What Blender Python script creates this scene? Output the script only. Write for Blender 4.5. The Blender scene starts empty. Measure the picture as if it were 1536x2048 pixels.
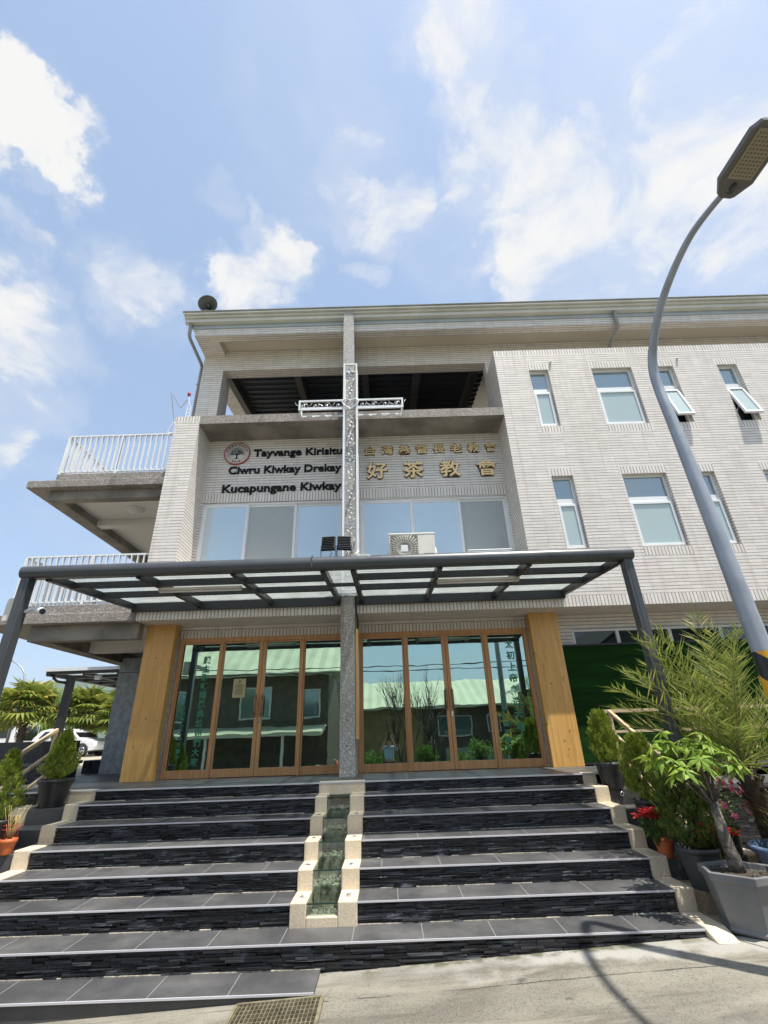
import bpy, bmesh, math, random
from mathutils import Vector, Matrix
R = math.radians
scene = bpy.context.scene
COL = scene.collection

# ------------------------------------------------------------------ camera
F, PITCH, ROLL, YAW = 930.0, R(25.68), R(-1.947), R(.342)
CZ = 0.54
cp, sp, cr, sr, cy, sy = math.cos(PITCH), math.sin(PITCH), math.cos(ROLL), math.sin(ROLL), math.cos(YAW), math.sin(YAW)
fwd = Vector((sy*cp, cy*cp, sp)); rt0 = Vector((cy, -sy, 0)); up0 = rt0.cross(fwd)
rgt = cr*rt0 + sr*up0; upv = -sr*rt0 + cr*up0
cam = bpy.data.cameras.new('camera'); cam_o = bpy.data.objects.new('camera', cam); COL.objects.link(cam_o)
m = Matrix((rgt, upv, -fwd)).transposed().to_4x4(); m.translation = Vector((0, 0, CZ)); cam_o.matrix_world = m
cam.sensor_fit = 'VERTICAL'; cam.sensor_height = 32.0; cam.lens = 32.0*F/2048
cam.clip_start = .05; cam.clip_end = 12000
scene.camera = cam_o

def pdir(x, y):
    return ((x-768)/F*rgt - (y-1024)/F*upv + fwd).normalized()

# ------------------------------------------------------------------ light
SUN = Vector((.27, -.235, 1.)).normalized()
EXPO = 1.25
vs = scene.view_settings; vs.view_transform = 'Standard'; vs.look = 'None'; vs.exposure = EXPO; vs.gamma = 1; vs.use_curve_mapping = False
sl = bpy.data.lights.new('sun', 'SUN'); sl.energy = 3.1; sl.angle = R(.6); sl.color = (1, .955, .88)
so = bpy.data.objects.new('sun', sl); COL.objects.link(so); so.rotation_euler = SUN.to_track_quat('Z', 'Y').to_euler()

world = bpy.data.worlds.new('World'); scene.world = world; world.use_nodes = True

class NT:
    def __init__(s, tree): s.t = tree; s.n = tree.nodes; s.l = tree.links
    def new(s, typ, **kw):
        n = s.n.new(typ)
        for k, v in kw.items(): setattr(n, k, v)
        return n
    def put(s, sock, v):
        if v is None: return
        if isinstance(v, bpy.types.NodeSocket): s.l.new(v, sock)
        else: sock.default_value = v
    def math(s, op, a, b=None, c=None, clamp=False):
        n = s.new('ShaderNodeMath', operation=op, use_clamp=clamp)
        for i, v in enumerate((a, b, c)):
            if v is not None: s.put(n.inputs[i], v)
        return n.outputs[0]
    def vmath(s, op, a, b=None):
        n = s.new('ShaderNodeVectorMath', operation=op)
        s.put(n.inputs[0], a)
        if b is not None: s.put(n.inputs[1], b)
        return n.outputs['Value'] if op in ('DOT_PRODUCT', 'LENGTH') else n.outputs[0]
    def smooth(s, v, a, b, to0=0., to1=1.):
        n = s.new('ShaderNodeMapRange', interpolation_type='SMOOTHSTEP')
        s.put(n.inputs[0], v); n.inputs[1].default_value = a; n.inputs[2].default_value = b
        n.inputs[3].default_value = to0; n.inputs[4].default_value = to1
        return n.outputs[0]
    def lin(s, v, a, b, to0=0., to1=1.):
        n = s.new('ShaderNodeMapRange')
        s.put(n.inputs[0], v); n.inputs[1].default_value = a; n.inputs[2].default_value = b
        n.inputs[3].default_value = to0; n.inputs[4].default_value = to1
        return n.outputs[0]
    def noise(s, vec, scale, detail=3., rough=.55, dist=0.):
        n = s.new('ShaderNodeTexNoise'); s.put(n.inputs['Vector'], vec)
        n.inputs['Scale'].default_value = scale; n.inputs['Detail'].default_value = detail
        n.inputs['Roughness'].default_value = rough; n.inputs['Distortion'].default_value = dist
        return n.outputs['Fac']
    def mix(s, fac, a, b, blend='MIX'):
        n = s.new('ShaderNodeMix', data_type='RGBA', blend_type=blend)
        s.put(n.inputs[0], fac); s.put(n.inputs[6], a); s.put(n.inputs[7], b)
        return n.outputs[2]
    def comb(s, x, y, z):
        n = s.new('ShaderNodeCombineXYZ')
        for i, v in enumerate((x, y, z)): s.put(n.inputs[i], v)
        return n.outputs[0]
    def sep(s, v):
        n = s.new('ShaderNodeSeparateXYZ'); s.put(n.inputs[0], v); return n.outputs
    def scale(s, v, sc):
        return s.vmath('MULTIPLY', v, sc)

def rgb(r, g, b): return (r, g, b, 1.)
def s2l(r, g, b):
    f = lambda c: (c/255/12.92) if c/255 <= .04045 else ((c/255+.055)/1.055)**2.4
    return (f(r), f(g), f(b), 1.)

def build_world():
    for n in list(world.node_tree.nodes): world.node_tree.nodes.remove(n)
    n = NT(world.node_tree)
    sky = n.new('ShaderNodeTexSky', sky_type='NISHITA', sun_disc=False)
    sky.sun_elevation = math.asin(SUN.z); sky.sun_rotation = math.atan2(SUN.x, SUN.y)
    sky.air_density = 1.0; sky.dust_density = 1.6; sky.ozone_density = 1.2; sky.altitude = 50
    tc = n.new('ShaderNodeTexCoord'); d = n.vmath('NORMALIZE', tc.outputs['Generated'])
    x, y, z = n.sep(d)
    zz = n.math('ADD', n.math('MAXIMUM', z, 0.02), .12)
    pl = n.comb(n.math('DIVIDE', x, zz), n.math('DIVIDE', y, zz), 0.)
    big = n.noise(pl, 1.5, 8., .58, .3)
    fine = n.noise(pl, 5.2, 7., .62, .5)
    tex = n.math('ADD', n.math('MULTIPLY', big, .5), n.math('MULTIPLY', fine, .5))
    # ragged outlines: the direction is pushed about by noise before the cloud banks are placed
    wn_ = n.new('ShaderNodeTexNoise'); n.put(wn_.inputs['Vector'], d); wn_.inputs['Scale'].default_value = 6.5; wn_.inputs['Detail'].default_value = 6.; wn_.inputs['Roughness'].default_value = .6
    dw = n.vmath('NORMALIZE', n.vmath('ADD', d, n.vmath('MULTIPLY', n.vmath('SUBTRACT', wn_.outputs['Color'], (.5, .5, .5)), (.30, .30, .30))))
    blobs = [(30,240,110,1.),(100,300,75,.95),(5,190,80,.8),(135,385,40,.5),(0,330,70,.7),
             (40,690,150,.85),(75,490,50,.55),(10,840,110,.7),(150,1000,160,.3),(280,560,110,.8),(225,520,60,.6),
             (565,520,95,.9),(505,560,75,.9),(605,480,50,.8),(520,430,42,.65),(480,600,60,.7),(735,535,40,.6),
             (600,230,190,.42),(560,110,140,.36),(445,375,45,.5),(690,330,130,.42),(640,180,120,.35),
             (950,40,150,.9),(965,150,110,.8),(1000,230,90,.6),(870,20,90,.6),(720,380,70,.62),(790,430,80,.68),
             (1000,330,140,.72),(1110,410,170,.86),(1210,430,150,.88),(1150,530,130,.78),(920,340,90,.8),(1060,560,100,.75),
             (1320,470,130,.85),(1360,280,170,.7),(1420,180,190,.62),(1500,260,190,.72),(1500,80,200,.6),(1480,480,150,.75),
             (900,480,120,.45),(1200,250,200,.5),(1250,80,180,.4),(330,640,80,.35),(1300,590,160,.55)]
    acc = None
    for (px, py, rad, st) in blobs:
        c = pdir(px, py); e = pdir(px+rad, py); f2 = pdir(px, py+rad)
        co = (c.dot(e)+c.dot(f2))/2
        dt = n.vmath('DOT_PRODUCT', dw, tuple(c))
        v = n.smooth(dt, 1-(1-co)*1.9, 1-(1-co)*.12, 0., st)
        acc = v if acc is None else n.math('MAXIMUM', acc, v)
    # away from the view the same loose cumulus carries on round the sky
    c0 = pdir(768, 700)
    away = n.smooth(n.vmath('DOT_PRODUCT', d, tuple(c0)), .62, .3, 0., .45)
    acc = n.math('MAXIMUM', acc, away)
    t0 = n.math('SUBTRACT', tex, .5)
    dens = n.smooth(n.math('ADD', n.math('MULTIPLY', t0, 3.0), n.math('MULTIPLY', acc, .95)), .36, 1.0)
    soft = n.smooth(n.math('ADD', n.math('MULTIPLY', t0, 1.3), n.math('MULTIPLY', acc, .8)), .04, .95, 0., .55)
    cl = n.math('MAXIMUM', dens, soft)
    shade = n.noise(pl, 2.3, 4., .5)
    ccol = n.mix(n.smooth(n.math('ADD', shade, n.math('MULTIPLY', dens, .35)), .35, .85), rgb(.86, .90, .96), rgb(1., .985, .96))
    # a thin bright veil lightens the whole sky, most towards the horizon
    veil = n.lin(z, 0., 1., .50, .40)
    b1 = n.new('ShaderNodeBackground'); n.put(b1.inputs[0], sky.outputs[0]); b1.inputs[1].default_value = SKYSTR
    b3 = n.new('ShaderNodeBackground'); b3.inputs[0].default_value = rgb(.56, .75, 1.); b3.inputs[1].default_value = .385
    m0 = n.new('ShaderNodeMixShader'); n.put(m0.inputs[0], veil); n.l.new(b1.outputs[0], m0.inputs[1]); n.l.new(b3.outputs[0], m0.inputs[2])
    b2 = n.new('ShaderNodeBackground'); n.put(b2.inputs[0], ccol); b2.inputs[1].default_value = CLOUDSTR
    mx = n.new('ShaderNodeMixShader'); n.put(mx.inputs[0], cl); n.l.new(m0.outputs[0], mx.inputs[1]); n.l.new(b2.outputs[0], mx.inputs[2])
    out = n.new('ShaderNodeOutputWorld'); n.l.new(mx.outputs[0], out.inputs[0])
SKYSTR = .096; CLOUDSTR = .395
build_world()

# ------------------------------------------------------------------ mesh builder
class MB:
    def __init__(s): s.v = []; s.f = []; s.mi = []; s.sm = []
    def add(s, vs, fs, mi=0, sm=False):
        o = len(s.v); s.v += [tuple(p) for p in vs]
        for f in fs: s.f.append(tuple(i+o for i in f)); s.mi.append(mi); s.sm.append(sm)
        return s
    def box(s, x0, x1, y0, y1, z0, z1, mi=0):
        v = [(x0,y0,z0),(x1,y0,z0),(x1,y1,z0),(x0,y1,z0),(x0,y0,z1),(x1,y0,z1),(x1,y1,z1),(x0,y1,z1)]
        return s.add(v, [(0,3,2,1),(4,5,6,7),(0,1,5,4),(1,2,6,5),(2,3,7,6),(3,0,4,7)], mi)
    def obox(s, c, ax, ay, az, mi=0):
        c = Vector(c); ax = Vector(ax); ay = Vector(ay); az = Vector(az)
        v = [c+i*ax+j*ay+k*az for k in (-1,1) for i, j in ((-1,-1),(1,-1),(1,1),(-1,1))]
        return s.add(v, [(0,3,2,1),(4,5,6,7),(0,1,5,4),(1,2,6,5),(2,3,7,6),(3,0,4,7)], mi)
    def bar(s, p, q, w, h, mi=0, up=(0,0,1)):
        p = Vector(p); q = Vector(q); d = (q-p); L = d.length; d.normalize()
        u = Vector(up); sd = d.cross(u)
        if sd.length < 1e-4: sd = d.cross(Vector((0,1,0)))
        sd.normalize(); u = sd.cross(d).normalized()
        return s.obox((p+q)/2, d*L/2, sd*w/2, u*h/2, mi)
    def tube(s, pts, r, n=8, mi=0, sm=True, caps=True):
        pts = [Vector(p) for p in pts]; N = len(pts)
        rs = r if isinstance(r, (list, tuple)) else [r]*N
        vs = []; prev = None
        for i, p in enumerate(pts):
            d = (pts[min(i+1, N-1)]-pts[max(i-1, 0)]).normalized()
            if prev is None:
                a = d.cross(Vector((0,0,1)))
                if a.length < 1e-3: a = d.cross(Vector((0,1,0)))
            else:
                a = prev - d*prev.dot(d)
                if a.length < 1e-4: a = d.cross(Vector((0,1,0)))
            a.normalize(); prev = a; b = d.cross(a)
            for k in range(n):
                t = 2*math.pi*k/n; vs.append(p+rs[i]*(math.cos(t)*a+math.sin(t)*b))
        fs = [(i*n+k, i*n+(k+1) % n, (i+1)*n+(k+1) % n, (i+1)*n+k) for i in range(N-1) for k in range(n)]
        s.add(vs, fs, mi, sm)
        if caps:
            o = len(s.v)-len(vs)
            s.f.append(tuple(o+k for k in range(n))[::-1]); s.mi.append(mi); s.sm.append(False)
            s.f.append(tuple(o+(N-1)*n+k for k in range(n))); s.mi.append(mi); s.sm.append(False)
        return s
    def lathe(s, prof, c, n=20, mi=0, sm=True, phase=0., ax=None):
        c = Vector(c); vs = []
        if ax is None: X, Y, Z = Vector((1,0,0)), Vector((0,1,0)), Vector((0,0,1))
        else:
            Z = Vector(ax).normalized(); X = Z.cross(Vector((0,0,1)))
            if X.length < 1e-3: X = Vector((1,0,0))
            X.normalize(); Y = Z.cross(X)
        for r, z in prof:
            for k in range(n):
                t = 2*math.pi*k/n+phase; vs.append(c+X*(r*math.cos(t))+Y*(r*math.sin(t))+Z*z)
        fs = [(i*n+k, i*n+(k+1) % n, (i+1)*n+(k+1) % n, (i+1)*n+k) for i in range(len(prof)-1) for k in range(n)]
        return s.add(vs, fs, mi, sm)
    def ball(s, c, r, n=8, mi=0):
        prof = [(r*math.sin(math.pi*i/n), -r*math.cos(math.pi*i/n)) for i in range(n+1)]
        return s.lathe(prof, c, max(8, n), mi)
    def leaf(s, p, d, nrm, L, w, mi=0, fold=.25):
        p = Vector(p); d = Vector(d).normalized(); sd = d.cross(Vector(nrm))
        if sd.length < 1e-4: sd = d.cross(Vector((.3,.8,.5)))
        sd.normalize(); u = sd.cross(d)
        mid = p+d*L*.45
        o = len(s.v)
        s.v += [tuple(p), tuple(mid+sd*w/2+u*w*fold), tuple(p+d*L), tuple(mid-sd*w/2+u*w*fold)]
        s.f.append((o, o+1, o+2)); s.f.append((o, o+2, o+3)); s.mi += [mi, mi]; s.sm += [False, False]
        return s
    def build(s, name, mats, parent=None, bevel=0., **props):
        me = bpy.data.meshes.new(name)
        ox = Vector((0,0,0)); p = parent
        while p is not None: ox += Vector(p.location); p = p.parent
        me.from_pydata([tuple(Vector(v)-ox) for v in s.v], [], s.f)
        for mt in (mats if isinstance(mats, (list, tuple)) else [mats]): me.materials.append(mt)
        me.polygons.foreach_set('material_index', s.mi); me.polygons.foreach_set('use_smooth', s.sm)
        me.update()
        o = bpy.data.objects.new(name, me); COL.objects.link(o)
        if parent is not None: o.parent = parent
        if bevel:
            b = o.modifiers.new('bevel', 'BEVEL'); b.width = bevel; b.segments = 2; b.limit_method = 'ANGLE'
        for k, v in props.items(): o[k] = v
        return o

def thing(name, label, cat, loc=(0,0,0), group=None):
    o = bpy.data.objects.new(name, None); o.empty_display_size = .2; COL.objects.link(o); o.location = loc
    o['label'] = label; o['category'] = cat
    if group: o['group'] = group
    return o
def tag(o, label, cat, group=None):
    o['label'] = label; o['category'] = cat
    if group: o['group'] = group
    return o
def struct(o, kind='structure'): o['kind'] = kind; return o

# ------------------------------------------------------------------ materials
MATS = {}
def mat(name, col, rough=.5, metal=0., spec=.5, bump=None, var=0., varscale=6., coat=0.):
    mt = bpy.data.materials.new(name); mt.use_nodes = True; n = NT(mt.node_tree)
    b = n.n['Principled BSDF']; b.inputs['Roughness'].default_value = rough; b.inputs['Metallic'].default_value = metal
    b.inputs['Specular IOR Level'].default_value = spec; b.inputs['Coat Weight'].default_value = coat
    pos = n.new('ShaderNodeNewGeometry').outputs['Position']
    if var:
        f = n.noise(pos, varscale, 5.)
        c = n.mix(n.smooth(f, .3, .7), tuple(c*(1-var) for c in col[:3])+(1.,), tuple(min(1, c*(1+var)) for c in col[:3])+(1.,))
        n.put(b.inputs['Base Color'], c)
        n.put(b.inputs['Roughness'], n.lin(f, .3, .7, max(0, rough-.1), min(1, rough+.1)))
    else: b.inputs['Base Color'].default_value = col
    if bump:
        bn = n.new('ShaderNodeBump'); bn.inputs['Strength'].default_value = bump[1]; bn.inputs['Distance'].default_value = .01
        n.put(bn.inputs['Height'], n.noise(pos, bump[0], 4.)); n.l.new(bn.outputs[0], b.inputs['Normal'])
    MATS[name] = mt; return mt

def tile_mat(name, w, h, col, grout, gh=.0115, gv=.006, hs=.95, vsr=.25, var=.09, rough=.35, vertical=False):
    """long ceramic wall tiles in stacked rows; the joints follow the world axes of the wall"""
    mt = bpy.data.materials.new(name); mt.use_nodes = True; n = NT(mt.node_tree); b = n.n['Principled BSDF']
    g = n.new('ShaderNodeNewGeometry'); px, py, pz = n.sep(g.outputs['Position']); nx, ny, nz = n.sep(g.outputs['True Normal'])
    sel = n.math('GREATER_THAN', n.math('ABSOLUTE', nx), .5)
    hz = n.math('GREATER_THAN', n.math('ABSOLUTE', nz), .5)
    u = n.math('ADD', n.math('MULTIPLY', px, n.math('SUBTRACT', 1., sel)), n.math('MULTIPLY', py, sel))
    v = n.math('ADD', n.math('MULTIPLY', pz, n.math('SUBTRACT', 1., hz)), n.math('MULTIPLY', py, hz))
    wob = n.noise(g.outputs['Position'], 1.7, 2.)
    v2 = n.math('ADD', v, n.math('MULTIPLY', n.math('SUBTRACT', wob, .5), .012))
    a = n.math('DIVIDE', u, w); c = n.math('DIVIDE', v2, h)
    fa = n.math('FRACT', n.math('ADD', a, 100.)); fc = n.math('FRACT', n.math('ADD', c, 100.))
    la = n.math('LESS_THAN', fa, gv/w); lc = n.math('LESS_THAN', fc, gh/h)
    wn = n.new('ShaderNodeTexWhiteNoise', noise_dimensions='3D')
    n.put(wn.inputs['Vector'], n.comb(n.math('FLOOR', a), n.math('FLOOR', c), n.math('MULTIPLY', sel, 7.)))
    base = n.mix(wn.outputs['Value'], tuple(k*(1-var) for k in col[:3])+(1.,), tuple(min(1., k*(1+var*.6)) for k in col[:3])+(1.,))
    stain = n.noise(n.scale(g.outputs['Position'], (1.2, 1.2, .35)), 1.3, 5., .6)
    base = n.mix(n.smooth(stain, .5, .78, 0., .22), base, (col[0]*.72, col[1]*.68, col[2]*.64, 1.))
    strk = n.noise(n.scale(g.outputs['Position'], (5., 5., .22)), 1.6, 4., .6)
    base = n.mix(n.smooth(strk, .52, .72, 0., .36), base, (col[0]*.70, col[1]*.65, col[2]*.60, 1.))
    lh = n.math('MULTIPLY', lc, n.lin(n.noise(g.outputs['Position'], 9., 3.), .3, .7, hs*.6, hs, ), clamp=True)
    gm = n.math('MAXIMUM', lh, n.math('MULTIPLY', la, vsr))
    n.put(b.inputs['Base Color'], n.mix(gm, base, grout))
    n.put(b.inputs['Roughness'], n.math('ADD', n.math('MULTIPLY', gm, .5), rough, clamp=True))
    bn = n.new('ShaderNodeBump'); bn.inputs['Strength'].default_value = .5; bn.inputs['Distance'].default_value = .004
    n.put(bn.inputs['Height'], n.math('ADD', n.math('SUBTRACT', 1., gm), n.math('MULTIPLY', wn.outputs['Value'], .35))); n.l.new(bn.outputs[0], b.inputs['Normal'])
    MATS[name] = mt; return mt

TCOL = rgb(.74, .685, .62)
GROUT = rgb(.10, .085, .072)
M_TILE = tile_mat('ivory_wall_tile', .237, .0632, TCOL, GROUT)
M_SOLD = tile_mat('ivory_soldier_tile', .0632, .5, TCOL, GROUT, gh=0., gv=.011, hs=0., vsr=.9)

def aggregate(name, c1, c2, c3, sc=70., rough=.75, stain=.0):
    mt = bpy.data.materials.new(name); mt.use_nodes = True; n = NT(mt.node_tree); b = n.n['Principled BSDF']
    pos = n.new('ShaderNodeNewGeometry').outputs['Position']
    vo = n.new('ShaderNodeTexVoronoi'); n.put(vo.inputs['Vector'], pos); vo.inputs['Scale'].default_value = sc
    r = n.sep(vo.outputs['Color'])[0]
    c = n.mix(n.smooth(r, .25, .55), c1, c2); c = n.mix(n.smooth(r, .75, .9), c, c3)
    if stain:
        st = n.noise(n.scale(pos, (1, 1, .5)), 1.6, 6., .65, .5)
        c = n.mix(n.smooth(st, .48, .66, 0., stain), c, tuple(k*.45 for k in c1[:3])+(1.,))
    n.put(b.inputs['Base Color'], c); b.inputs['Roughness'].default_value = rough
    bn = n.new('ShaderNodeBump'); bn.inputs['Strength'].default_value = .4; bn.inputs['Distance'].default_value = .004
    n.put(bn.inputs['Height'], vo.outputs['Distance']); n.l.new(bn.outputs[0], b.inputs['Normal'])
    MATS[name] = mt; return mt
M_AGG = aggregate('pebbledash_grey', rgb(.27,.26,.24), rgb(.36,.35,.33), rgb(.58,.56,.53), 75, stain=.25)
M_AGGD = aggregate('pebbledash_weathered', rgb(.20,.175,.15), rgb(.27,.24,.21), rgb(.40,.37,.33), 60, stain=.55)
M_BEIGE = aggregate('beige_stone', rgb(.60,.50,.36), rgb(.66,.56,.41), rgb(.72,.63,.48), 120, rough=.6, stain=.35)
M_CONC = mat('stained_concrete', rgb(.215,.195,.165), .85, var=.35, varscale=1.6, bump=(30,.2))
M_PAINT = mat('cream_soffit_paint', rgb(.62,.55,.44), .8, var=.06, varscale=.8)
M_WHITEC = mat('white_ceiling_paint', rgb(.66,.64,.60), .8, var=.05, varscale=.8)
M_FASCIA = mat('pale_blue_metal', rgb(.40,.46,.50), .4, var=.06, varscale=2)
M_GUTTER = mat('cream_gutter_metal', rgb(.58,.57,.50), .4, var=.08, varscale=2)
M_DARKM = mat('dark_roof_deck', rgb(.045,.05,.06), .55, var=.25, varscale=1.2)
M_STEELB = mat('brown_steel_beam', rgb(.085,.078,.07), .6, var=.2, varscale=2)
M_GREY_LIT = mat('charcoal_powdercoat_lit', rgb(.062,.067,.074), .36, spec=.5, var=.06, varscale=3)  # canopy paint for posts and gutter, lightened to carry their sunlit look
M_GREY_SHADE = mat('charcoal_rafter_shaded', rgb(.022,.024,.028), .4, spec=.4, var=.06, varscale=3)  # canopy paint for rafters and purlins, underside shade put into the colour
M_WHITE = mat('white_aluminium', rgb(.74,.75,.75), .35, var=.04, varscale=3)
M_PIPE = mat('grey_pvc_pipe', rgb(.28,.28,.27), .5, var=.1, varscale=3)
M_LAMPG = mat('galvanised_pole', rgb(.33,.36,.40), .42, metal=.25, var=.10, varscale=4)
M_BLACK = mat('matt_black', rgb(.018,.018,.02), .5)
M_BLACKL = mat('black_letter_paint', rgb(.008,.008,.009), .6, spec=.2)
M_GREYD = mat('dark_grey_plastic', rgb(.06,.06,.065), .5, var=.15, varscale=8)
M_SLATE = None
M_GOLD = mat('gold_letter', rgb(.86,.62,.30), .35, metal=.35)
M_GOLDS = mat('dark_bronze_edge', rgb(.045,.022,.008), .5, metal=.1)
M_RED = mat('red_enamel', rgb(.42,.05,.03), .45)
M_IVORY = mat('appliance_ivory', rgb(.66,.64,.56), .45, var=.04)
M_POTG = mat('grey_planter_plastic', rgb(.17,.172,.175), .55, var=.12, varscale=5, bump=(12,.08))
M_POTB = mat('black_pot_plastic', rgb(.028,.028,.032), .45, var=.25, varscale=7)
M_POTO = mat('orange_pot_plastic', rgb(.48,.12,.035), .5, var=.15, varscale=8)
M_POTBL = mat('blue_glazed_pot', rgb(.12,.18,.30), .3, var=.2, varscale=6)
M_SOIL = mat('potting_soil', rgb(.055,.042,.03), .95, var=.5, varscale=40, bump=(60,.8))
M_RAIL = mat('timber_coloured_rail', rgb(.52,.40,.25), .5, var=.15, varscale=6)
M_CHROME = mat('polished_steel', rgb(.75,.75,.75), .15, metal=1.)
M_GROUT = mat('tile_grout', rgb(.36,.36,.35), .8)
M_NOSE_GLINT = mat('nosing_highlight', rgb(.55,.54,.57), .35)  # light grey paints the sun highlight along the nosing edges
M_ROCK = mat('grey_rock', rgb(.28,.28,.27), .85, var=.3, varscale=12)

def tread_mat():
    mt = bpy.data.materials.new('charcoal_tread_tile'); mt.use_nodes = True; n = NT(mt.node_tree); b = n.n['Principled BSDF']
    pos = n.new('ShaderNodeNewGeometry').outputs['Position']
    f = n.noise(pos, 2.2, 6., .6); g = n.noise(pos, 60., 2.)
    c = n.mix(n.smooth(f, .35, .7), rgb(.066,.066,.067), rgb(.105,.104,.103))
    c = n.mix(n.smooth(f, .58, .8, 0., .4), c, rgb(.18,.17,.15)); c = n.mix(n.smooth(n.noise(pos, .9, 6., .7), .5, .75, 0., .45), c, rgb(.05,.05,.052))
    n.put(b.inputs['Base Color'], c); n.put(b.inputs['Roughness'], n.lin(f, .3, .7, .36, .58))
    bn = n.new('ShaderNodeBump'); bn.inputs['Strength'].default_value = .06; bn.inputs['Distance'].default_value = .002
    n.put(bn.inputs['Height'], g); n.l.new(bn.outputs[0], b.inputs['Normal'])
    return mt
M_TREAD = tread_mat()
def slate_mat():
    mt = bpy.data.materials.new('black_ledge_slate'); mt.use_nodes = True; n = NT(mt.node_tree); b = n.n['Principled BSDF']
    g = n.new('ShaderNodeNewGeometry'); r = g.outputs['Random Per Island']
    c = n.mix(n.smooth(r, 0., .85), rgb(.008,.008,.009), rgb(.035,.036,.041)); c = n.mix(n.smooth(r, .90, 1.), c, rgb(.095,.10,.112))
    st = n.noise(n.scale(g.outputs['Position'], (1., 1., 3.)), 2.6, 5., .6)
    c = n.mix(n.smooth(st, .56, .72, 0., .55), c, rgb(.24,.26,.31))
    n.put(b.inputs['Base Color'], c); n.put(b.inputs['Roughness'], n.lin(r, 0., 1., .22, .5))
    bn = n.new('ShaderNodeBump'); bn.inputs['Strength'].default_value = .7; bn.inputs['Distance'].default_value = .006
    n.put(bn.inputs['Height'], n.noise(g.outputs['Position'], 45., 4.)); n.l.new(bn.outputs[0], b.inputs['Normal'])
    return mt
M_SLATE = slate_mat()
def wood_mat(name, c1, c2, knots=True, along='Z'):
    mt = bpy.data.materials.new(name); mt.use_nodes = True; n = NT(mt.node_tree); b = n.n['Principled BSDF']
    pos = n.new('ShaderNodeNewGeometry').outputs['Position']
    sc = (1., 1., .06) if along == 'Z' else (.06, 1., 1.)
    f = n.noise(n.scale(pos, sc), 26., 5., .6, .6); g = n.noise(n.scale(pos, sc), 7., 3., .5, .3)
    c = n.mix(n.smooth(f, .38, .62), c2, c1); c = n.mix(n.smooth(g, .42, .62, 0., .45), c, c2)
    if knots:
        f2 = n.noise(n.scale(pos, (1., 1., .25)), 16., 4., .7, 1.)
        c = n.mix(n.smooth(f2, .60, .70, 0., .55), c, tuple(k*.45 for k in c2[:3])+(1.,))
        vo = n.new('ShaderNodeTexVoronoi'); n.put(vo.inputs['Vector'], n.scale(pos, (1.3, 0., 1.))); vo.inputs['Scale'].default_value = 5.2
        k = n.smooth(vo.outputs['Distance'], .115, .07)
        c = n.mix(n.math('MULTIPLY', k, .65), c, rgb(.10,.045,.015))
    n.put(b.inputs['Base Color'], c); b.inputs['Roughness'].default_value = .42
    return mt
M_WOOD = wood_mat('knotty_pine_cladding', rgb(.68,.40,.13), rgb(.58,.305,.085))
M_DOORW = wood_mat('orange_wood_frame', rgb(.60,.33,.15), rgb(.50,.25,.10), knots=False)
M_SIGNW = wood_mat('pale_sign_plank', rgb(.66,.42,.19), rgb(.52,.30,.12), knots=False)

def glass_mat(name, tint, refl, body, rough=.01, waves=0.):
    mt = bpy.data.materials.new(name); mt.use_nodes = True; n = NT(mt.node_tree)
    for x in list(n.n): n.n.remove(x)
    gl = n.new('ShaderNodeBsdfGlossy'); gl.inputs['Color'].default_value = tint; gl.inputs['Roughness'].default_value = rough
    df = n.new('ShaderNodeBsdfDiffuse'); df.inputs['Color'].default_value = body
    fr = n.new('ShaderNodeLayerWeight'); fr.inputs[0].default_value = .35
    fac = n.lin(fr.outputs['Facing'], 0., 1., refl, min(1., refl+.3))
    mx = n.new('ShaderNodeMixShader'); n.put(mx.inputs[0], fac); n.l.new(df.outputs[0], mx.inputs[1]); n.l.new(gl.outputs[0], mx.inputs[2])
    if waves:
        bn = n.new('ShaderNodeBump'); bn.inputs['Strength'].default_value = waves; bn.inputs['Distance'].default_value = .01
        pos = n.new('ShaderNodeNewGeometry').outputs['Position']
        n.put(bn.inputs['Height'], n.noise(n.scale(pos, (1., 1., 2.2)), 2.4, 1.)); n.l.new(bn.outputs[0], gl.inputs['Normal'])
    out = n.new('ShaderNodeOutputMaterial'); n.l.new(mx.outputs[0], out.inputs[0]); MATS[name] = mt; return mt
M_DGLASS = glass_mat('green_reflective_glass', rgb(.65,.91,.83), .56, rgb(.006,.012,.010), .004, waves=.035)
M_BGLASS = glass_mat('pale_blue_window_film', rgb(.82,.90,.94), .30, rgb(.36,.48,.54), .05)
M_SCREEN = mat('grey_window_screen', rgb(.37,.405,.405), .55, var=.03)
M_TGLASS = glass_mat('teal_window_glass', rgb(.66,.76,.78), .30, rgb(.15,.205,.22), .03)
M_FGLASS = glass_mat('frosted_green_glass', rgb(.85,.9,.9), .14, rgb(.38,.47,.44), .12)
M_DKGLASS = glass_mat('dark_window_glass', rgb(.7,.75,.8), .06, rgb(.012,.012,.014), .02)
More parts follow.
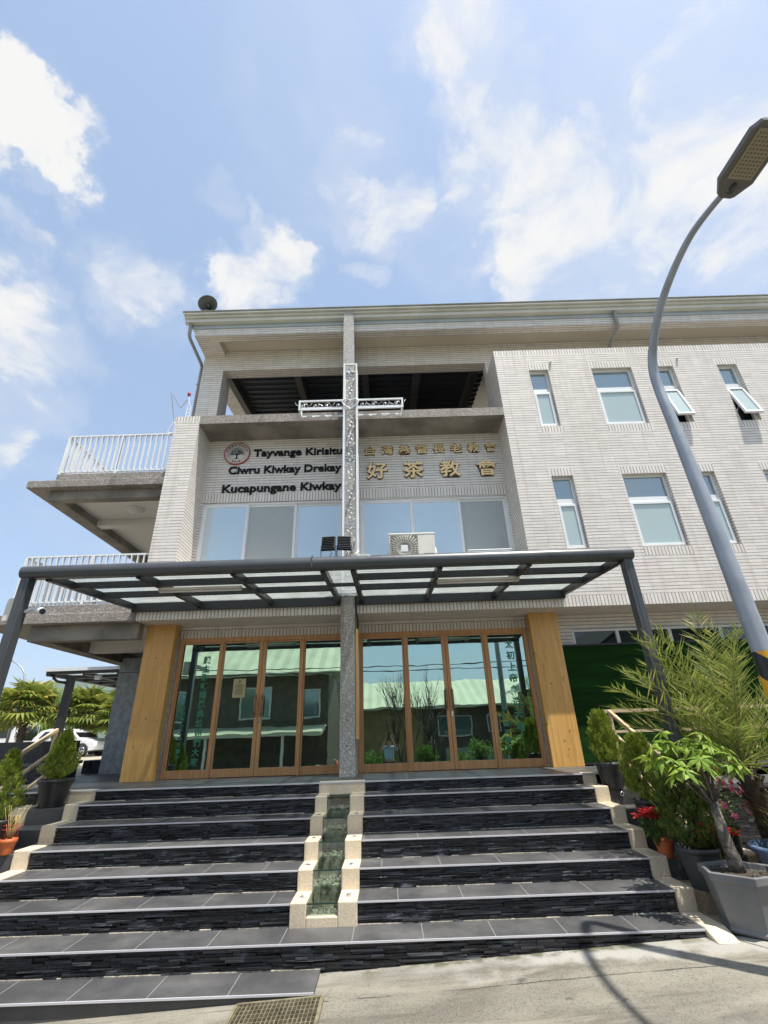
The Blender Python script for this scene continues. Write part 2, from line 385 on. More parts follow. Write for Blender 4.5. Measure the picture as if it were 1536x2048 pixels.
def canopy_glass():
    mt = bpy.data.materials.new('milky_canopy_glass'); mt.use_nodes = True; n = NT(mt.node_tree)
    for x in list(n.n): n.n.remove(x)
    tr = n.new('ShaderNodeBsdfTransparent'); tr.inputs[0].default_value = rgb(.76,.79,.78)
    tl = n.new('ShaderNodeBsdfTranslucent'); tl.inputs[0].default_value = rgb(.48,.50,.49)
    gl = n.new('ShaderNodeBsdfGlossy'); gl.inputs['Roughness'].default_value = .05; gl.inputs[0].default_value = rgb(.8,.85,.85)
    pos = n.new('ShaderNodeNewGeometry').outputs['Position']
    dirt = n.smooth(n.noise(pos, 3., 5.), .3, .75, .22, .48)
    m1 = n.new('ShaderNodeMixShader'); n.put(m1.inputs[0], dirt); n.l.new(tr.outputs[0], m1.inputs[1]); n.l.new(tl.outputs[0], m1.inputs[2])
    m2 = n.new('ShaderNodeMixShader'); m2.inputs[0].default_value = .08; n.l.new(m1.outputs[0], m2.inputs[1]); n.l.new(gl.outputs[0], m2.inputs[2])
    out = n.new('ShaderNodeOutputMaterial'); n.l.new(m2.outputs[0], out.inputs[0]); return mt
M_CGLASS = canopy_glass()
def step_glass():
    mt = bpy.data.materials.new('green_step_glass'); mt.use_nodes = True; n = NT(mt.node_tree)
    for x in list(n.n): n.n.remove(x)
    tr = n.new('ShaderNodeBsdfTransparent'); tr.inputs[0].default_value = rgb(.90,.95,.92)
    gl = n.new('ShaderNodeBsdfGlossy'); gl.inputs['Roughness'].default_value = .03
    m2 = n.new('ShaderNodeMixShader'); m2.inputs[0].default_value = .12; n.l.new(tr.outputs[0], m2.inputs[1]); n.l.new(gl.outputs[0], m2.inputs[2])
    out = n.new('ShaderNodeOutputMaterial'); n.l.new(m2.outputs[0], out.inputs[0]); return mt
M_SGLASS = step_glass()
def leaf_mat(name, dark, light, hot=None, trans=.35, rough=.5):
    mt = bpy.data.materials.new(name); mt.use_nodes = True; n = NT(mt.node_tree)
    for x in list(n.n): n.n.remove(x)
    g = n.new('ShaderNodeNewGeometry'); r = g.outputs['Random Per Island']
    c = n.mix(r, dark, light)
    if hot is not None: c = n.mix(n.smooth(r, .86, .97), c, hot)
    b = n.new('ShaderNodeBsdfPrincipled'); n.put(b.inputs['Base Color'], c); b.inputs['Roughness'].default_value = rough; b.inputs['Specular IOR Level'].default_value = .35
    tl = n.new('ShaderNodeBsdfTranslucent'); n.put(tl.inputs[0], n.mix(.5, c, light))
    mx = n.new('ShaderNodeMixShader'); mx.inputs[0].default_value = trans; n.l.new(b.outputs[0], mx.inputs[1]); n.l.new(tl.outputs[0], mx.inputs[2])
    out = n.new('ShaderNodeOutputMaterial'); n.l.new(mx.outputs[0], out.inputs[0]); MATS[name] = mt; return mt
M_THUJA = leaf_mat('golden_conifer_foliage', rgb(.08,.16,.02), rgb(.34,.41,.05), rgb(.38,.27,.09))
M_THUJAD = leaf_mat('deep_green_conifer_foliage', rgb(.035,.085,.014), rgb(.14,.21,.03), rgb(.22,.16,.05))
M_PALM = leaf_mat('date_palm_leaflet', rgb(.10,.17,.03), rgb(.36,.40,.09), rgb(.62,.50,.20))
M_FAN = leaf_mat('fan_palm_leaf', rgb(.07,.13,.02), rgb(.28,.30,.05), rgb(.46,.33,.07))
M_SCHEF = leaf_mat('bright_palmate_leaf', rgb(.14,.27,.03), rgb(.36,.47,.08))
M_GREEN = leaf_mat('garden_leaf', rgb(.06,.14,.025), rgb(.20,.31,.06))
M_REDL = leaf_mat('red_bract', rgb(.42,.012,.02), rgb(.66,.05,.05), trans=.25)
M_PINK = leaf_mat('pink_petal', rgb(.60,.04,.14), rgb(.80,.14,.26), rgb(.85,.55,.62), trans=.25)
M_YGRASS = leaf_mat('yellow_green_blade', rgb(.20,.25,.03), rgb(.50,.45,.10))
M_CROTON = leaf_mat('croton_leaf', rgb(.06,.08,.015), rgb(.35,.10,.03), rgb(.55,.35,.06))
M_BARK = mat('grey_bark', rgb(.115,.10,.085), .9, var=.65, varscale=18, bump=(35,.9))
M_BARKD = mat('brown_bark', rgb(.075,.055,.04), .9, var=.4, varscale=18, bump=(30,.8))
M_TWIG = mat('dry_twig', rgb(.42,.33,.13), .8, var=.2, varscale=20)
def turf_mat():
    mt = bpy.data.materials.new('artificial_turf'); mt.use_nodes = True; n = NT(mt.node_tree); b = n.n['Principled BSDF']
    pos = n.new('ShaderNodeNewGeometry').outputs['Position']
    f = n.noise(n.scale(pos, (.25, 1., 3.)), 5., 5., .6); g = n.noise(n.scale(pos, (1., 1., .6)), 160., 2.)
    c = n.mix(n.smooth(f, .35, .7), rgb(.010,.042,.008), rgb(.022,.088,.011)); c = n.mix(n.smooth(g, .35, .65), tuple(k for k in (.004,.02,.005))+(1.,), c)
    x, y, z = n.sep(pos)
    sm = n.math('LESS_THAN', n.math('FRACT', n.math('ADD', n.math('DIVIDE', z, .47), 5.)), .012)
    c = n.mix(n.math('MULTIPLY', sm, .55), c, rgb(.004,.014,.004))
    n.put(b.inputs['Base Color'], c); b.inputs['Roughness'].default_value = .95; b.inputs['Specular IOR Level'].default_value = .08
    bn = n.new('ShaderNodeBump'); bn.inputs['Strength'].default_value = .9; bn.inputs['Distance'].default_value = .02
    n.put(bn.inputs['Height'], g); n.l.new(bn.outputs[0], b.inputs['Normal']); return mt
M_TURF = turf_mat()
def street_mat():
    mt = bpy.data.materials.new('worn_street_concrete'); mt.use_nodes = True; n = NT(mt.node_tree); b = n.n['Principled BSDF']
    pos = n.new('ShaderNodeNewGeometry').outputs['Position']; x, y, z = n.sep(pos)
    a = n.noise(n.scale(pos, (.7, 1.3, 1.)), 1.4, 7., .62, .3); g = n.noise(pos, 120., 2.); w = n.noise(pos, 2.2, 5., .6)
    c = n.mix(n.smooth(a, .32, .70), rgb(.10,.088,.066), rgb(.225,.208,.165))
    c = n.mix(n.smooth(g, .35, .7, .0, .55), c, rgb(.27,.255,.21))
    vo = n.new('ShaderNodeTexVoronoi'); n.put(vo.inputs['Vector'], pos); vo.inputs['Scale'].default_value = 95.
    c = n.mix(n.smooth(n.sep(vo.outputs['Color'])[0], .72, .95, 0., .5), c, rgb(.07,.065,.055))
    # pale cement smear along the foot of the steps
    edge = n.math('ADD', n.math('SUBTRACT', y, 4.78), n.math('MULTIPLY', n.math('SUBTRACT', w, .5), 1.1))
    pale = n.math('MULTIPLY', n.smooth(edge, -.05, .16), n.smooth(n.math('ADD', x, n.math('MULTIPLY', w, 2.)), 1.0, 2.4, .35, 1.))
    c = n.mix(n.math('MULTIPLY', pale, .65), c, rgb(.42,.405,.37))
    # moss close to the step
    moss = n.math('MULTIPLY', n.smooth(n.math('ADD', y, n.math('MULTIPLY', g, .06)), 4.97, 5.05), n.smooth(n.noise(pos, 7., 4.), .4, .6))
    c = n.mix(n.math('MULTIPLY', moss, .8), c, rgb(.07,.07,.025))
    # long joint crossing the street
    jt = n.math('ABSOLUTE', n.math('ADD', n.math('SUBTRACT', y, 4.60), n.math('ADD', n.math('MULTIPLY', n.math('SUBTRACT', w, .5), .10), n.math('MULTIPLY', x, .01))))
    jm = n.math('MULTIPLY', n.smooth(jt, .013, .004), n.smooth(n.noise(pos, 3.1, 3.), .36, .52))
    c = n.mix(n.math('MULTIPLY', jm, .85), c, rgb(.03,.028,.024))
    jt2 = n.math('ABSOLUTE', n.math('SUBTRACT', n.math('ADD', x, n.math('MULTIPLY', y, .55)), n.math('ADD', 5.42, n.math('MULTIPLY', w, .15))))
    c = n.mix(n.math('MULTIPLY', n.smooth(jt2, .014, .005), n.math('GREATER_THAN', x, 2.5)), c, rgb(.03,.028,.024))
    # dark tyre-worn band and stains further out in the lane
    c = n.mix(n.smooth(n.math('ADD', y, n.math('MULTIPLY', w, .7)), 4.55, 4.15, 0., .45), c, rgb(.11,.10,.09))
    sp_ = n.noise(pos, 5.5, 4., .6)
    c = n.mix(n.smooth(sp_, .64, .74, 0., .7), c, rgb(.06,.05,.04))
    c = n.mix(n.smooth(n.noise(n.scale(pos, (.5, 1.6, 1.)), 1.1, 7., .7, .6), .48, .62, 0., .5), c, rgb(.30,.275,.22))
    c = n.mix(n.smooth(n.noise(n.scale(pos, (.35, 2.2, 1.)), 1.7, 6., .7, .4), .52, .68, 0., .55), c, rgb(.085,.075,.058))
    n.put(b.inputs['Base Color'], c); b.inputs['Roughness'].default_value = .85
    bn = n.new('ShaderNodeBump'); bn.inputs['Strength'].default_value = .45; bn.inputs['Distance'].default_value = .006
    n.put(bn.inputs['Height'], n.math('ADD', g, a)); n.l.new(bn.outputs[0], b.inputs['Normal']); return mt
M_STREET = street_mat()
M_YARD = mat('yard_paving', rgb(.34,.30,.22), .85, var=.3, varscale=.6, bump=(20,.3))
M_GRANITE = mat('polished_black_granite', rgb(.014,.016,.021), .22, spec=.6, var=.6, varscale=6)
M_SIDE = mat('blue_grey_granite_tile', rgb(.33,.355,.37), .5, var=.25, varscale=9)


# ------------------------------------------------------------------ ground, street, yard
NST = 7
ZS = [0.0] + [CZ-7.25*(.0691+.0239*k) for k in range(1, 8)]
YS = [7.22] + [7.25*(1-.0505*k) for k in range(1, 8)]
XL, XR = -3.95, 2.60
def street_z(x, y=0.): return -1.172 + .045*max(-9., min(9., x))
def build_ground():
    b = MB(); xs = [-70, -40, -20, -9, -6, -3, 0, 3, 6, 9, 20, 40, 70]; ys = [-60, -30, -12, -4, 2, 5.4, 8.2]
    vs = [(x, y, street_z(x, y)) for y in ys for x in xs]; W = len(xs)
    b.add(vs, [(j*W+i, j*W+i+1, (j+1)*W+i+1, (j+1)*W+i) for j in range(len(ys)-1) for i in range(W-1)])
    struct(b.build('street', M_STREET))
    b = MB()
    b.add([(-300, 9.2, -.012), (-5.4, 9.2, -.012), (-5.4, 13., -.012), (200, 13., -.012), (200, 900, -.012), (-300, 900, -.012)], [(0, 1, 2, 3, 4, 5)])
    struct(b.build('yard', M_YARD))
    b = MB(); b.add([(-4900, -4900, -2.2), (4900, -4900, -2.2), (4900, 4300, -2.2), (-4900, 4300, -2.2)], [(0, 1, 2, 3)])
    struct(b.build('ground', mat('field_earth', rgb(.16,.17,.09), .95, var=.3, varscale=.05)))
    # far blue-green ridge
    rng = random.Random(5); b = MB(); vs = []; N = 70
    for i in range(N+1):
        x = -4800+i*5200/N; t = x/-1900.
        h = 230+95*math.exp(-((x+1750)/520)**2)+40*math.sin(x*.0031)+22*math.sin(x*.011+1)+rng.uniform(-8, 8)
        h *= max(.2, 1-max(0, (x+300)/900))
        vs += [(x, 2250, -3), (x, 2560+60*math.sin(x*.01), h*.62), (x, 2800, h), (x, 3400, h*.5)]
    fs = [(i*4+k, i*4+k+4, i*4+k+5, i*4+k+1) for i in range(N) for k in range(3)]
    b.add(vs, fs, 0, True); struct(b.build('hills', mat('forested_hill', rgb(.05,.085,.04), .95, var=.4, varscale=.01)))
build_ground()

def slate_face(mb, x0, x1, y, z0, z1, rng, h=.019, axis='X', sgn=-1):
    """split-face ledge stones stacked on a vertical face"""
    z = z0
    while z < z1-.004:
        hh = min(h*rng.uniform(.7, 1.4), z1-z)
        x = x0-rng.uniform(0, .1)
        while x < x1:
            L = rng.uniform(.06, .30); a = max(x, x0); c = min(x+L, x1)
            if c-a > .012:
                p = rng.uniform(.0, .020) if rng.random() < .85 else rng.uniform(.016, .027)
                t = rng.uniform(-.005, .005)
                if axis == 'X':
                    mb.add([(a, y+.02, z), (c, y+.02, z), (a+.002, y+sgn*p, z+.001), (c-.002, y+sgn*(p+t), z+.001), (a+.002, y+sgn*(p+t), z+hh-.0015), (c-.002, y+sgn*p, z+hh-.0015), (a, y+.02, z+hh), (c, y+.02, z+hh)],
                           [(0, 1, 3, 2), (2, 3, 5, 4), (4, 5, 7, 6), (0, 2, 4, 6), (1, 7, 5, 3)])
                else:
                    mb.add([(y-sgn*.02, a, z), (y-sgn*.02, c, z), (y+sgn*p, a+.002, z+.001), (y+sgn*p, c-.002, z+.001), (y+sgn*p, a+.002, z+hh-.0015), (y+sgn*p, c-.002, z+hh-.0015), (y-sgn*.02, a, z+hh), (y-sgn*.02, c, z+hh)],
                           [(0, 1, 3, 2), (2, 3, 5, 4), (4, 5, 7, 6), (0, 2, 4, 6), (1, 7, 5, 3)])
            x += L
        z += hh

# ------------------------------------------------------------------ staircase
PX0, PX1 = -.955, -.335        # centre water channel
M_CEM = mat('pale_cement_fillet', rgb(.50,.46,.36), .9, var=.4, varscale=30)
M_LEDGE = aggregate('weathered_beige_stone', rgb(.40,.31,.20), rgb(.47,.38,.26), rgb(.55,.46,.33), 120, rough=.7, stain=.7)
def build_stairs():
    rng = random.Random(11)
    st = thing('entrance_staircase', 'wide dark tiled entrance staircase with black slate risers in front of the doors', 'staircase', (-.6, 6.0, -1.17))
    # landing
    b = MB()
    b.box(-6.3, 3.75, 7.22, 9.05, -.022, 0.)
    b.box(3.75, 13., 7.60, 8.6, -.022, 0.)
    b.box(-6.3, -4.3, 9.05, 13.2, -.022, 0.)
    for k in range(-9, 9):
        x = -.966+.604*k
        if -6.2 < x < 3.7: b.box(x-.002, x+.002, 7.222, 9.04, 0, .0006, 1)
    for y in (7.82, 8.42): b.box(-6.2, 3.7, y-.002, y+.002, .0, .0006, 1)
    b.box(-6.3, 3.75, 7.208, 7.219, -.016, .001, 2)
    b.build('landing', [M_TREAD, M_GROUT, M_NOSE_GLINT], st, bevel=.003)
    offs = [0, .2, -.12, .05, .25, -.2, 0., -.3]
    for k in range(1, 8):
        b = MB(); y0, y1, z = YS[k], YS[k-1]+.03, ZS[k]
        segs = [(XL, XR)] if k >= 6 else [(XL, PX0-.002), (PX1+.002, XR)]
        if k == 7: segs = [(-9., -.62)]
        if k == 6: segs = [(-5.6, XR+.0)]
        for (xa, xb) in segs:
            b.box(xa, xb, y0, y1, z-.02, z)
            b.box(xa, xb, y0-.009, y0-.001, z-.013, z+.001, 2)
            x = -.966+offs[k]
            while x > xa: x -= .604
            while x < xb:
                if xa+.02 < x < xb-.12: b.box(x-.0017, x+.0017, y0+.001, y1-.03, z, z+.0006, 1)
                x += .604
        for (xa, xb) in segs: b.box(xa, xb, y1-.022, y1-.008, z+.0003, z+.006, 3)
        b.build('tread', [M_TREAD, M_GROUT, M_NOSE_GLINT, M_CEM], st, bevel=.003)
    for k in range(0, 7):
        b = MB(); y, z1, z0 = YS[k]+.024, ZS[k]-.021, ZS[k+1]
        segs = [(XL, XR)] if k == 6 else [(XL, PX0-.002), (PX1+.002, XR)]
        if k == 6: segs = [(-5.6, XR)]
        for (xa, xb) in segs:
            slate_face(b, xa, xb, y, z0, z1, rng, h=.014)
            b.box(xa, xb, y+.012, y+.3, z0-.03, z1)
        b.build('riser', M_SLATE, st)
    b = MB(); b.box(-9., -.62, YS[7]+.02, YS[7]+.3, -1.75, ZS[7]-.021); b.box(-9., -.62, YS[7]+.012, YS[7]+.03, -1.6, ZS[7]-.021)
    b.build('riser', M_TREAD, st, label='plain tiled lowest riser running into the sloping street')
    b = MB(); b.box(XL, XR, YS[0]+.3, 9.0, -1.5, -.03); b.build('core', M_CONC, st)
    # stepped beige curbs both sides
    for (xa, xb, top) in ((XR+.001, XR+.185, 7), (XL-.185, XL-.001, 6)):
        b = MB()
        for k in range(0, top):
            if k == 0: b.box(xa if top == 7 else xa-.50, xb, YS[0]+.002 if top == 7 else YS[0]-.004, YS[0]+.14, ZS[1]-.02, .004)
            else:
                z0 = ZS[k+1] if k < 7 else -1.3
                b.box(xa, xb, YS[k]+.004, YS[k-1]+(.004 if k > 1 else .002), z0-.02, ZS[k]+.012)
        if top == 7:   # ramped foot running out onto the street
            z = street_z(XR)
            b.add([(xa, YS[6]+.004, ZS[6]+.012), (xb, YS[6]+.004, ZS[6]+.012), (xb, YS[6]-.16, z+.005), (xa, YS[6]-.16, z+.005), (xa, YS[6]+.004, z-.1), (xb, YS[6]+.004, z-.1)],
                  [(0, 3, 2, 1), (0, 4, 3), (1, 2, 5), (3, 4, 5, 2)])
        b.build('side_curb', M_BEIGE, st, bevel=.012)
    # centre channel
    b = MB()
    b.box(PX0, PX1, YS[0]-.006, YS[0]+.12, ZS[1]-.02, .006)
    for k in range(1, 6):
        for (xa, xb) in ((PX0, PX0+.15), (PX1-.18, PX1)):
            b.box(xa, xb, YS[k]-.02, YS[k-1]-(.02 if k > 1 else .006), ZS[k+1]-.03, ZS[k]+.008)
    b.box(PX0+.15, PX1-.18, YS[5]-.019, YS[5]+.06, ZS[6]-.01, ZS[6]+.075)
    b.build('channel_wall', M_BEIGE, st, bevel=.01)
    b = MB()
    for k in range(1, 6):
        b.box(PX0+.15, PX1-.18, YS[k]+.12, YS[k-1]+.12, ZS[k]-.40, ZS[k]-.16)
        b.box(PX0+.15, PX0+.156, YS[k], YS[k-1], ZS[k]-.2, ZS[k]-.03); b.box(PX1-.186, PX1-.18, YS[k], YS[k-1], ZS[k]-.2, ZS[k]-.03)
    b.build('channel_bed', mat('mossy_channel_bed', rgb(.24,.235,.18), .85, var=.6, varscale=14, bump=(20,.5)), st)
    b = MB()
    for k in range(1, 6):
        for _ in range(26):
            x = rng.uniform(PX0+.18, PX1-.21); y = rng.uniform(YS[k]+.1, YS[k-1]+.05); b.ball((x, y, ZS[k]-.155), rng.uniform(.012, .03), 5)
    b.build('pebbles', kind='stuff', mats=mat('channel_pebble', rgb(.22,.215,.17), .6, var=.5, varscale=25), parent=st)
    for k in range(1, 6):
        b = MB(); b.box(PX0+.152, PX1-.182, YS[k]+.005, YS[k-1]+.0, ZS[k]-.014, ZS[k]-.004)
        if k < 6: b.box(PX0+.152, PX1-.182, YS[k]+.006, YS[k]+.014, ZS[k+1]+.0, ZS[k]-.015)
        gc = b.build('glass_cover', M_SGLASS, st)
        b = MB(); b.box(PX0+.152, PX1-.182, YS[k]-.001, YS[k]+.0045, ZS[k]-.016, ZS[k]-.003); b.build('glass_edge', mat('dark_glass_edge', rgb(.02,.05,.04), .2), gc)
    # grey stencilled figures on the channel tops
    M_ST = mat('stencil_paint', rgb(.16,.17,.20), .7)
    for k in (2, 3, 4, 5):
        for cx in (PX0+.075, PX1-.09):
            b = MB()
            for q in range(7):
                a = rng.uniform(0, 6.28); rr = rng.uniform(.0, .035); L = rng.uniform(.03, .06)
                c = Vector((cx+rr*math.cos(a), (YS[k]+YS[k-1])/2+rng.uniform(-.05, .02)+rr*math.sin(a), ZS[k]+.0085))
                d = Vector((math.cos(a*2), math.sin(a*2), 0)); s_ = Vector((-d.y, d.x, 0))
                b.obox(c, d*L/2, s_*.005, (0, 0, .0012))
            b.build('stencil_mark', M_ST, st)
    # stepped beds beside the curbs where the pots stand
    for (xa, xb, nm) in ((XR+.187, 3.62, 'right'), (-4.62, XL-.187, 'left')):
        b = MB()
        for k in range(1, 7):
            b.box(xa, xb, YS[k]+.05, YS[k-1]+.05, -1.55, ZS[k]-.03, 1 if k >= 5 and nm == 'right' else 0)
        b.build('pot_ledge', [M_TREAD, M_LEDGE], st, bevel=.006)
    for (xa, xb) in ((-4.84, -4.622), (3.622, 3.80)):
        b = MB()
        for k in range(1, 7): b.box(xa, xb, YS[k]+.03, YS[k-1]+.03, -1.55, ZS[k]-.015)
        b.build('outer_curb', M_BEIGE, st, bevel=.01)
    # little drain outlet on the right
    b = MB(); b.lathe([(.018, 0), (.026, 0), (.026, .02), (.018, .02)], (2.95, YS[1]+.044, ZS[2]+.09), 12, ax=(0, -1, 0)); b.build('drain_outlet', M_CHROME, st)
build_stairs()

def handrail(label, X, s):
    t = thing('handrail', label, 'handrail', (X, 7.7, 0))
    b = MB()
    zt = .77
    for (za, w) in ((0., .045), (-.30, .035), (-.58, .035)):
        b.bar((X, 7.72, zt+za), (X, 5.6, zt+za-2.12*.47), w, w)
    b.build('rail', M_RAIL, t)
    for y in (7.70, 6.66, 5.64):
        b = MB(); z = zt-(7.72-y)*.47; b.box(X-.018, X+.018, y-.018, y+.018, z-1.0, z-.02); b.build('post', M_RAIL, t)
    if s > 0:
        b = MB(); b.bar((X-.12, 7.725, zt+.003), (8.5, 7.725, zt+.003), .05, .045); b.bar((X-.1, 7.725, zt-.28), (8.5, 7.725, zt-.28), .035, .035); b.build('level_rail', M_RAIL, t)
        for x in (4.6, 5.9, 7.2):
            b = MB(); b.box(x-.018, x+.018, 7.71, 7.74, 0.002, zt-.02); b.build('post', M_RAIL, t)
handrail('sloping timber-coloured handrail left of the stairs behind the black conifer pots', -5.0, -1)
handrail('timber-coloured handrail right of the stairs in front of the green turf screen', 3.36, 1)

# granite planter and slate retaining walls
def build_planter():
    rng = random.Random(3)
    t = thing('granite_planter', 'long polished black granite planter with slate base at the left edge', 'planter', (-7.6, 9, 0))
    b = MB(); b.box(-14., -5.85, 9.0, 9.12, .305, .635); b.box(-14., -5.85, 9.7, 9.8, .305, .635); b.box(-5.97, -5.85, 9.12, 9.7, .305, .635); b.build('granite_box', M_GRANITE, t, bevel=.005)
    b = MB(); b.box(-14., -5.85, 9.121, 9.699, .3, .58); b.build('soil', M_SOIL, t)
    b = MB(); b.box(-14., -5.75, 8.84, 9.85, .25, .303); b.build('ledge', M_TREAD, t, bevel=.004)
    b = MB(); slate_face(b, -10., -5.8, 8.88, -1.2, .249, rng, h=.03); b.box(-14., -5.8, 8.9, 9.8, -1.6, .249); b.build('slate_base', M_SLATE, t)
    t = thing('slate_wall', 'low black stacked slate wall behind the flower pots at the right', 'wall', (6, 6.6, -.5))
    b = MB(); slate_face(b, 3.82, 7.5, 6.72, -1.1, -.17, rng, h=.026); b.box(3.82, 13., 6.74, 7.62, -1.3, -.171); b.build('stone_face', M_SLATE, t)
    b = MB(); b.box(3.82, 13., 6.66, 7.64, -.17, -.12); b.build('coping', M_TREAD, t, bevel=.004)
build_planter()

# ------------------------------------------------------------------ the church building
FY = 8.05; RY = 8.72; DY = 8.72; BY = 8.83
KD = DY/9.0
kx = lambda x: x*KD
kz = lambda z: CZ+(z-CZ)*KD
def wall_grid(b, x0, x1, z0, z1, y, holes=(), bands=(), depth=.14, mi=0, bmi=1):
    xs = sorted({x0, x1} | {v for h in list(holes)+list(bands) for v in h[:2] if x0 < v < x1})
    zs = sorted({z0, z1} | {v for h in list(holes)+list(bands) for v in h[2:4] if z0 < v < z1})
    inr = lambda x, z, h: h[0] < x < h[1] and h[2] < z < h[3]
    for i in range(len(xs)-1):
        for j in range(len(zs)-1):
            cx, cz = (xs[i]+xs[i+1])/2, (zs[j]+zs[j+1])/2
            if any(inr(cx, cz, h) for h in holes): continue
            k = bmi if any(inr(cx, cz, h) for h in bands) else mi
            b.add([(xs[i], y, zs[j]), (xs[i+1], y, zs[j]), (xs[i+1], y, zs[j+1]), (xs[i], y, zs[j+1])], [(0, 1, 2, 3)], k)
    for (a, c, e, f) in [h[:4] for h in holes]:
        b.add([(a, y, e), (c, y, e), (c, y, f), (a, y, f), (a, y+depth, e), (c, y+depth, e), (c, y+depth, f), (a, y+depth, f)],
              [(0, 4, 5, 1), (1, 5, 6, 2), (2, 6, 7, 3), (3, 7, 4, 0)], mi)
def frame(b, x0, x1, z0, z1, y0, y1, w, mi=0):
    b.box(x0, x1, y0, y1, z0, z0+w, mi); b.box(x0, x1, y0, y1, z1-w, z1, mi)
    b.box(x0, x0+w, y0, y1, z0+w, z1-w, mi); b.box(x1-w, x1, y0, y1, z0+w, z1-w, mi)

church = thing('church_building', 'three storey church building clad in ivory tiles with an open roof loft', 'building', (0, 9, 0))
WINS = []
for (a, c, op) in ((3.40, 3.83, 0), (4.80, 5.70, 0), (6.22, 6.64, 1), (7.63, 8.07, 1), (8.98, 9.88, 0)): WINS.append((a, c, 6.29, 7.83, 7.23, 7.33, op))
for (a, c, op) in ((3.395, 3.82, 0), (4.80, 5.68, 0), (6.20, 6.64, 0), (7.61, 8.05, 0), (8.98, 9.88, 0)): WINS.append((a, c, 3.53, 5.09, 4.49, 4.60, op))
def build_walls():
    holes = [w[:4] for w in WINS]
    bands = [(2.68, 13., 2.47, 2.66), (2.68, 13., 8.27, 8.42)]
    for w in WINS: bands += [(w[0]-.03, w[1]+.03, w[3], w[3]+.17), (w[0], w[1]+.04, w[2]-.17, w[2])]
    b = MB(); wall_grid(b, 2.68, 13., 2.47, 8.42, FY, holes, bands, .16)
    b.add([(2.68, FY, 2.66), (2.68, FY, 8.42), (2.68, BY, 8.42), (2.68, BY, 2.66)], [(0, 1, 2, 3)])
    b.add([(2.68, FY, 8.42), (13, FY, 8.42), (13, BY, 8.42), (2.68, BY, 8.42)], [(0, 1, 2, 3)])
    b.box(2.68, 13, BY+.001, 9.1, 6.9, 8.809)
    b.build('wall', [M_TILE, M_SOLD], church)
    # dark rooms behind
    b = MB(); b.box(2.75, 13, 8.30, 8.34, 2.6, 6.8); b.build('inner_wall', M_BLACK, church)
    # left pier
    b = MB(); wall_grid(b, -4.325, -3.81, 2.47, 6.825, FY, (), [(-4.325, -3.81, 2.47, 2.66), (-4.325, -3.81, 6.665, 6.825)])
    b.add([(-3.81, FY, 2.66), (-3.81, RY, 2.66), (-3.81, RY, 6.825), (-3.81, FY, 6.825)], [(0, 1, 2, 3)])
    b.add([(-4.325, FY, 2.47), (-4.325, FY, 6.825), (-4.325, 16, 6.825), (-4.325, 16, 2.47)], [(0, 1, 2, 3)])
    b.add([(-4.325, FY, 6.825), (-3.81, FY, 6.825), (-3.81, 9.4, 6.825), (-4.325, 9.4, 6.825)], [(0, 1, 2, 3)], 1)
    b.build('pier', [M_TILE, M_SOLD], church)
    # spandrel band under the middle bay, and the soffits
    b = MB()
    for (xa, xb) in ((-3.81, -.756), (-.514, 2.68)):
        wall_grid(b, xa, xb, 2.47, 3.30, FY, (), [(xa, xb, 2.47, 2.66)])
        b.add([(xa, FY, 3.30), (xb, FY, 3.30), (xb, RY, 3.30), (xa, RY, 3.30)], [(0, 1, 2, 3)])
    b.add([(-4.325, FY, 2.47), (-4.325, 9.6, 2.47), (-.756, 9.6, 2.47), (-.756, FY, 2.47)], [(0, 1, 2, 3)])
    b.add([(-.514, FY, 2.47), (-.514, 9.6, 2.47), (13, 9.6, 2.47), (13, FY, 2.47)], [(0, 1, 2, 3)])
    b.build('spandrel', [M_TILE, M_SOLD], church)
    # recessed bay wall with big windows
    hs = [(-3.745, -.80, 3.42, 5.055), (-.45, 2.655, 3.42, 5.04)]
    b = MB(); wall_grid(b, -3.81, 2.68, 3.30, 6.62, RY, hs, [(-3.81, 2.68, 5.075, 5.28)], .12); b.build('recessed_wall', [M_TILE, M_SOLD], church)
    b = MB(); b.box(-3.8, 2.68, RY+.30, RY+.33, 3.3, 6.6); b.build('inner_wall', mat('pale_room_blind', rgb(.42,.46,.47), .8), church)
    # ledge slab of the loft
    b = MB(); b.add([(-3.81, FY, 6.62), (2.68, FY, 6.62), (2.68, FY, 6.825), (-3.81, FY, 6.825), (-3.81, 9.6, 6.825), (2.68, 9.6, 6.825), (-3.81, RY, 6.62), (2.68, RY, 6.62)],
                    [(0, 1, 2, 3), (3, 2, 5, 4)], 0)
    o = len(b.v)-8; b.f.append((o, o+6, o+7, o+1)); b.mi.append(1); b.sm.append(False)
    b.build('ledge_slab', [M_AGGD, M_CONC], church)
    # door head wall
    b = MB()
    wall_grid(b, -3.80, -.756, 2.263, 2.469, DY-.02, (), [(-3.85, -.756, 2.2, 2.396)]); wall_grid(b, -.514, 2.62, 2.263, 2.469, DY-.02, (), [(-.514, 2.66, 2.2, 2.396)])
    b.build('door_head', [M_TILE, M_SOLD], church)
    b = MB(); b.box(-4.2, 3.0, DY+.35, DY+.4, 0, 2.46); b.build('inner_wall', M_BLACK, church)
    # ground floor wall right of the doors
    b = MB(); wall_grid(b, 3.0, 13., 0., 2.469, 8.72, [(3.44, 13., 1.25, 2.207)], (), .10); b.build('ground_wall', [M_TILE, M_SOLD], church)
    b = MB(); b.box(3.2, 13, 8.90, 8.94, 1.1, 2.4); b.build('inner_wall', M_BLACK, church)
    # centre column
    b = MB(); b.box(-.755, -.515, 7.95, 8.85, 0., 9.74); b.build('column', M_AGG, church, bevel=.006)
    b = MB()
    for z in (.42, .78): b.lathe([(.0, 0), (.011, 0), (.011, .003), (0, .003)], (-.645, 7.948, z), 10, ax=(0, -1, 0))
    b.build('anchor_hole', M_BLACK, church)
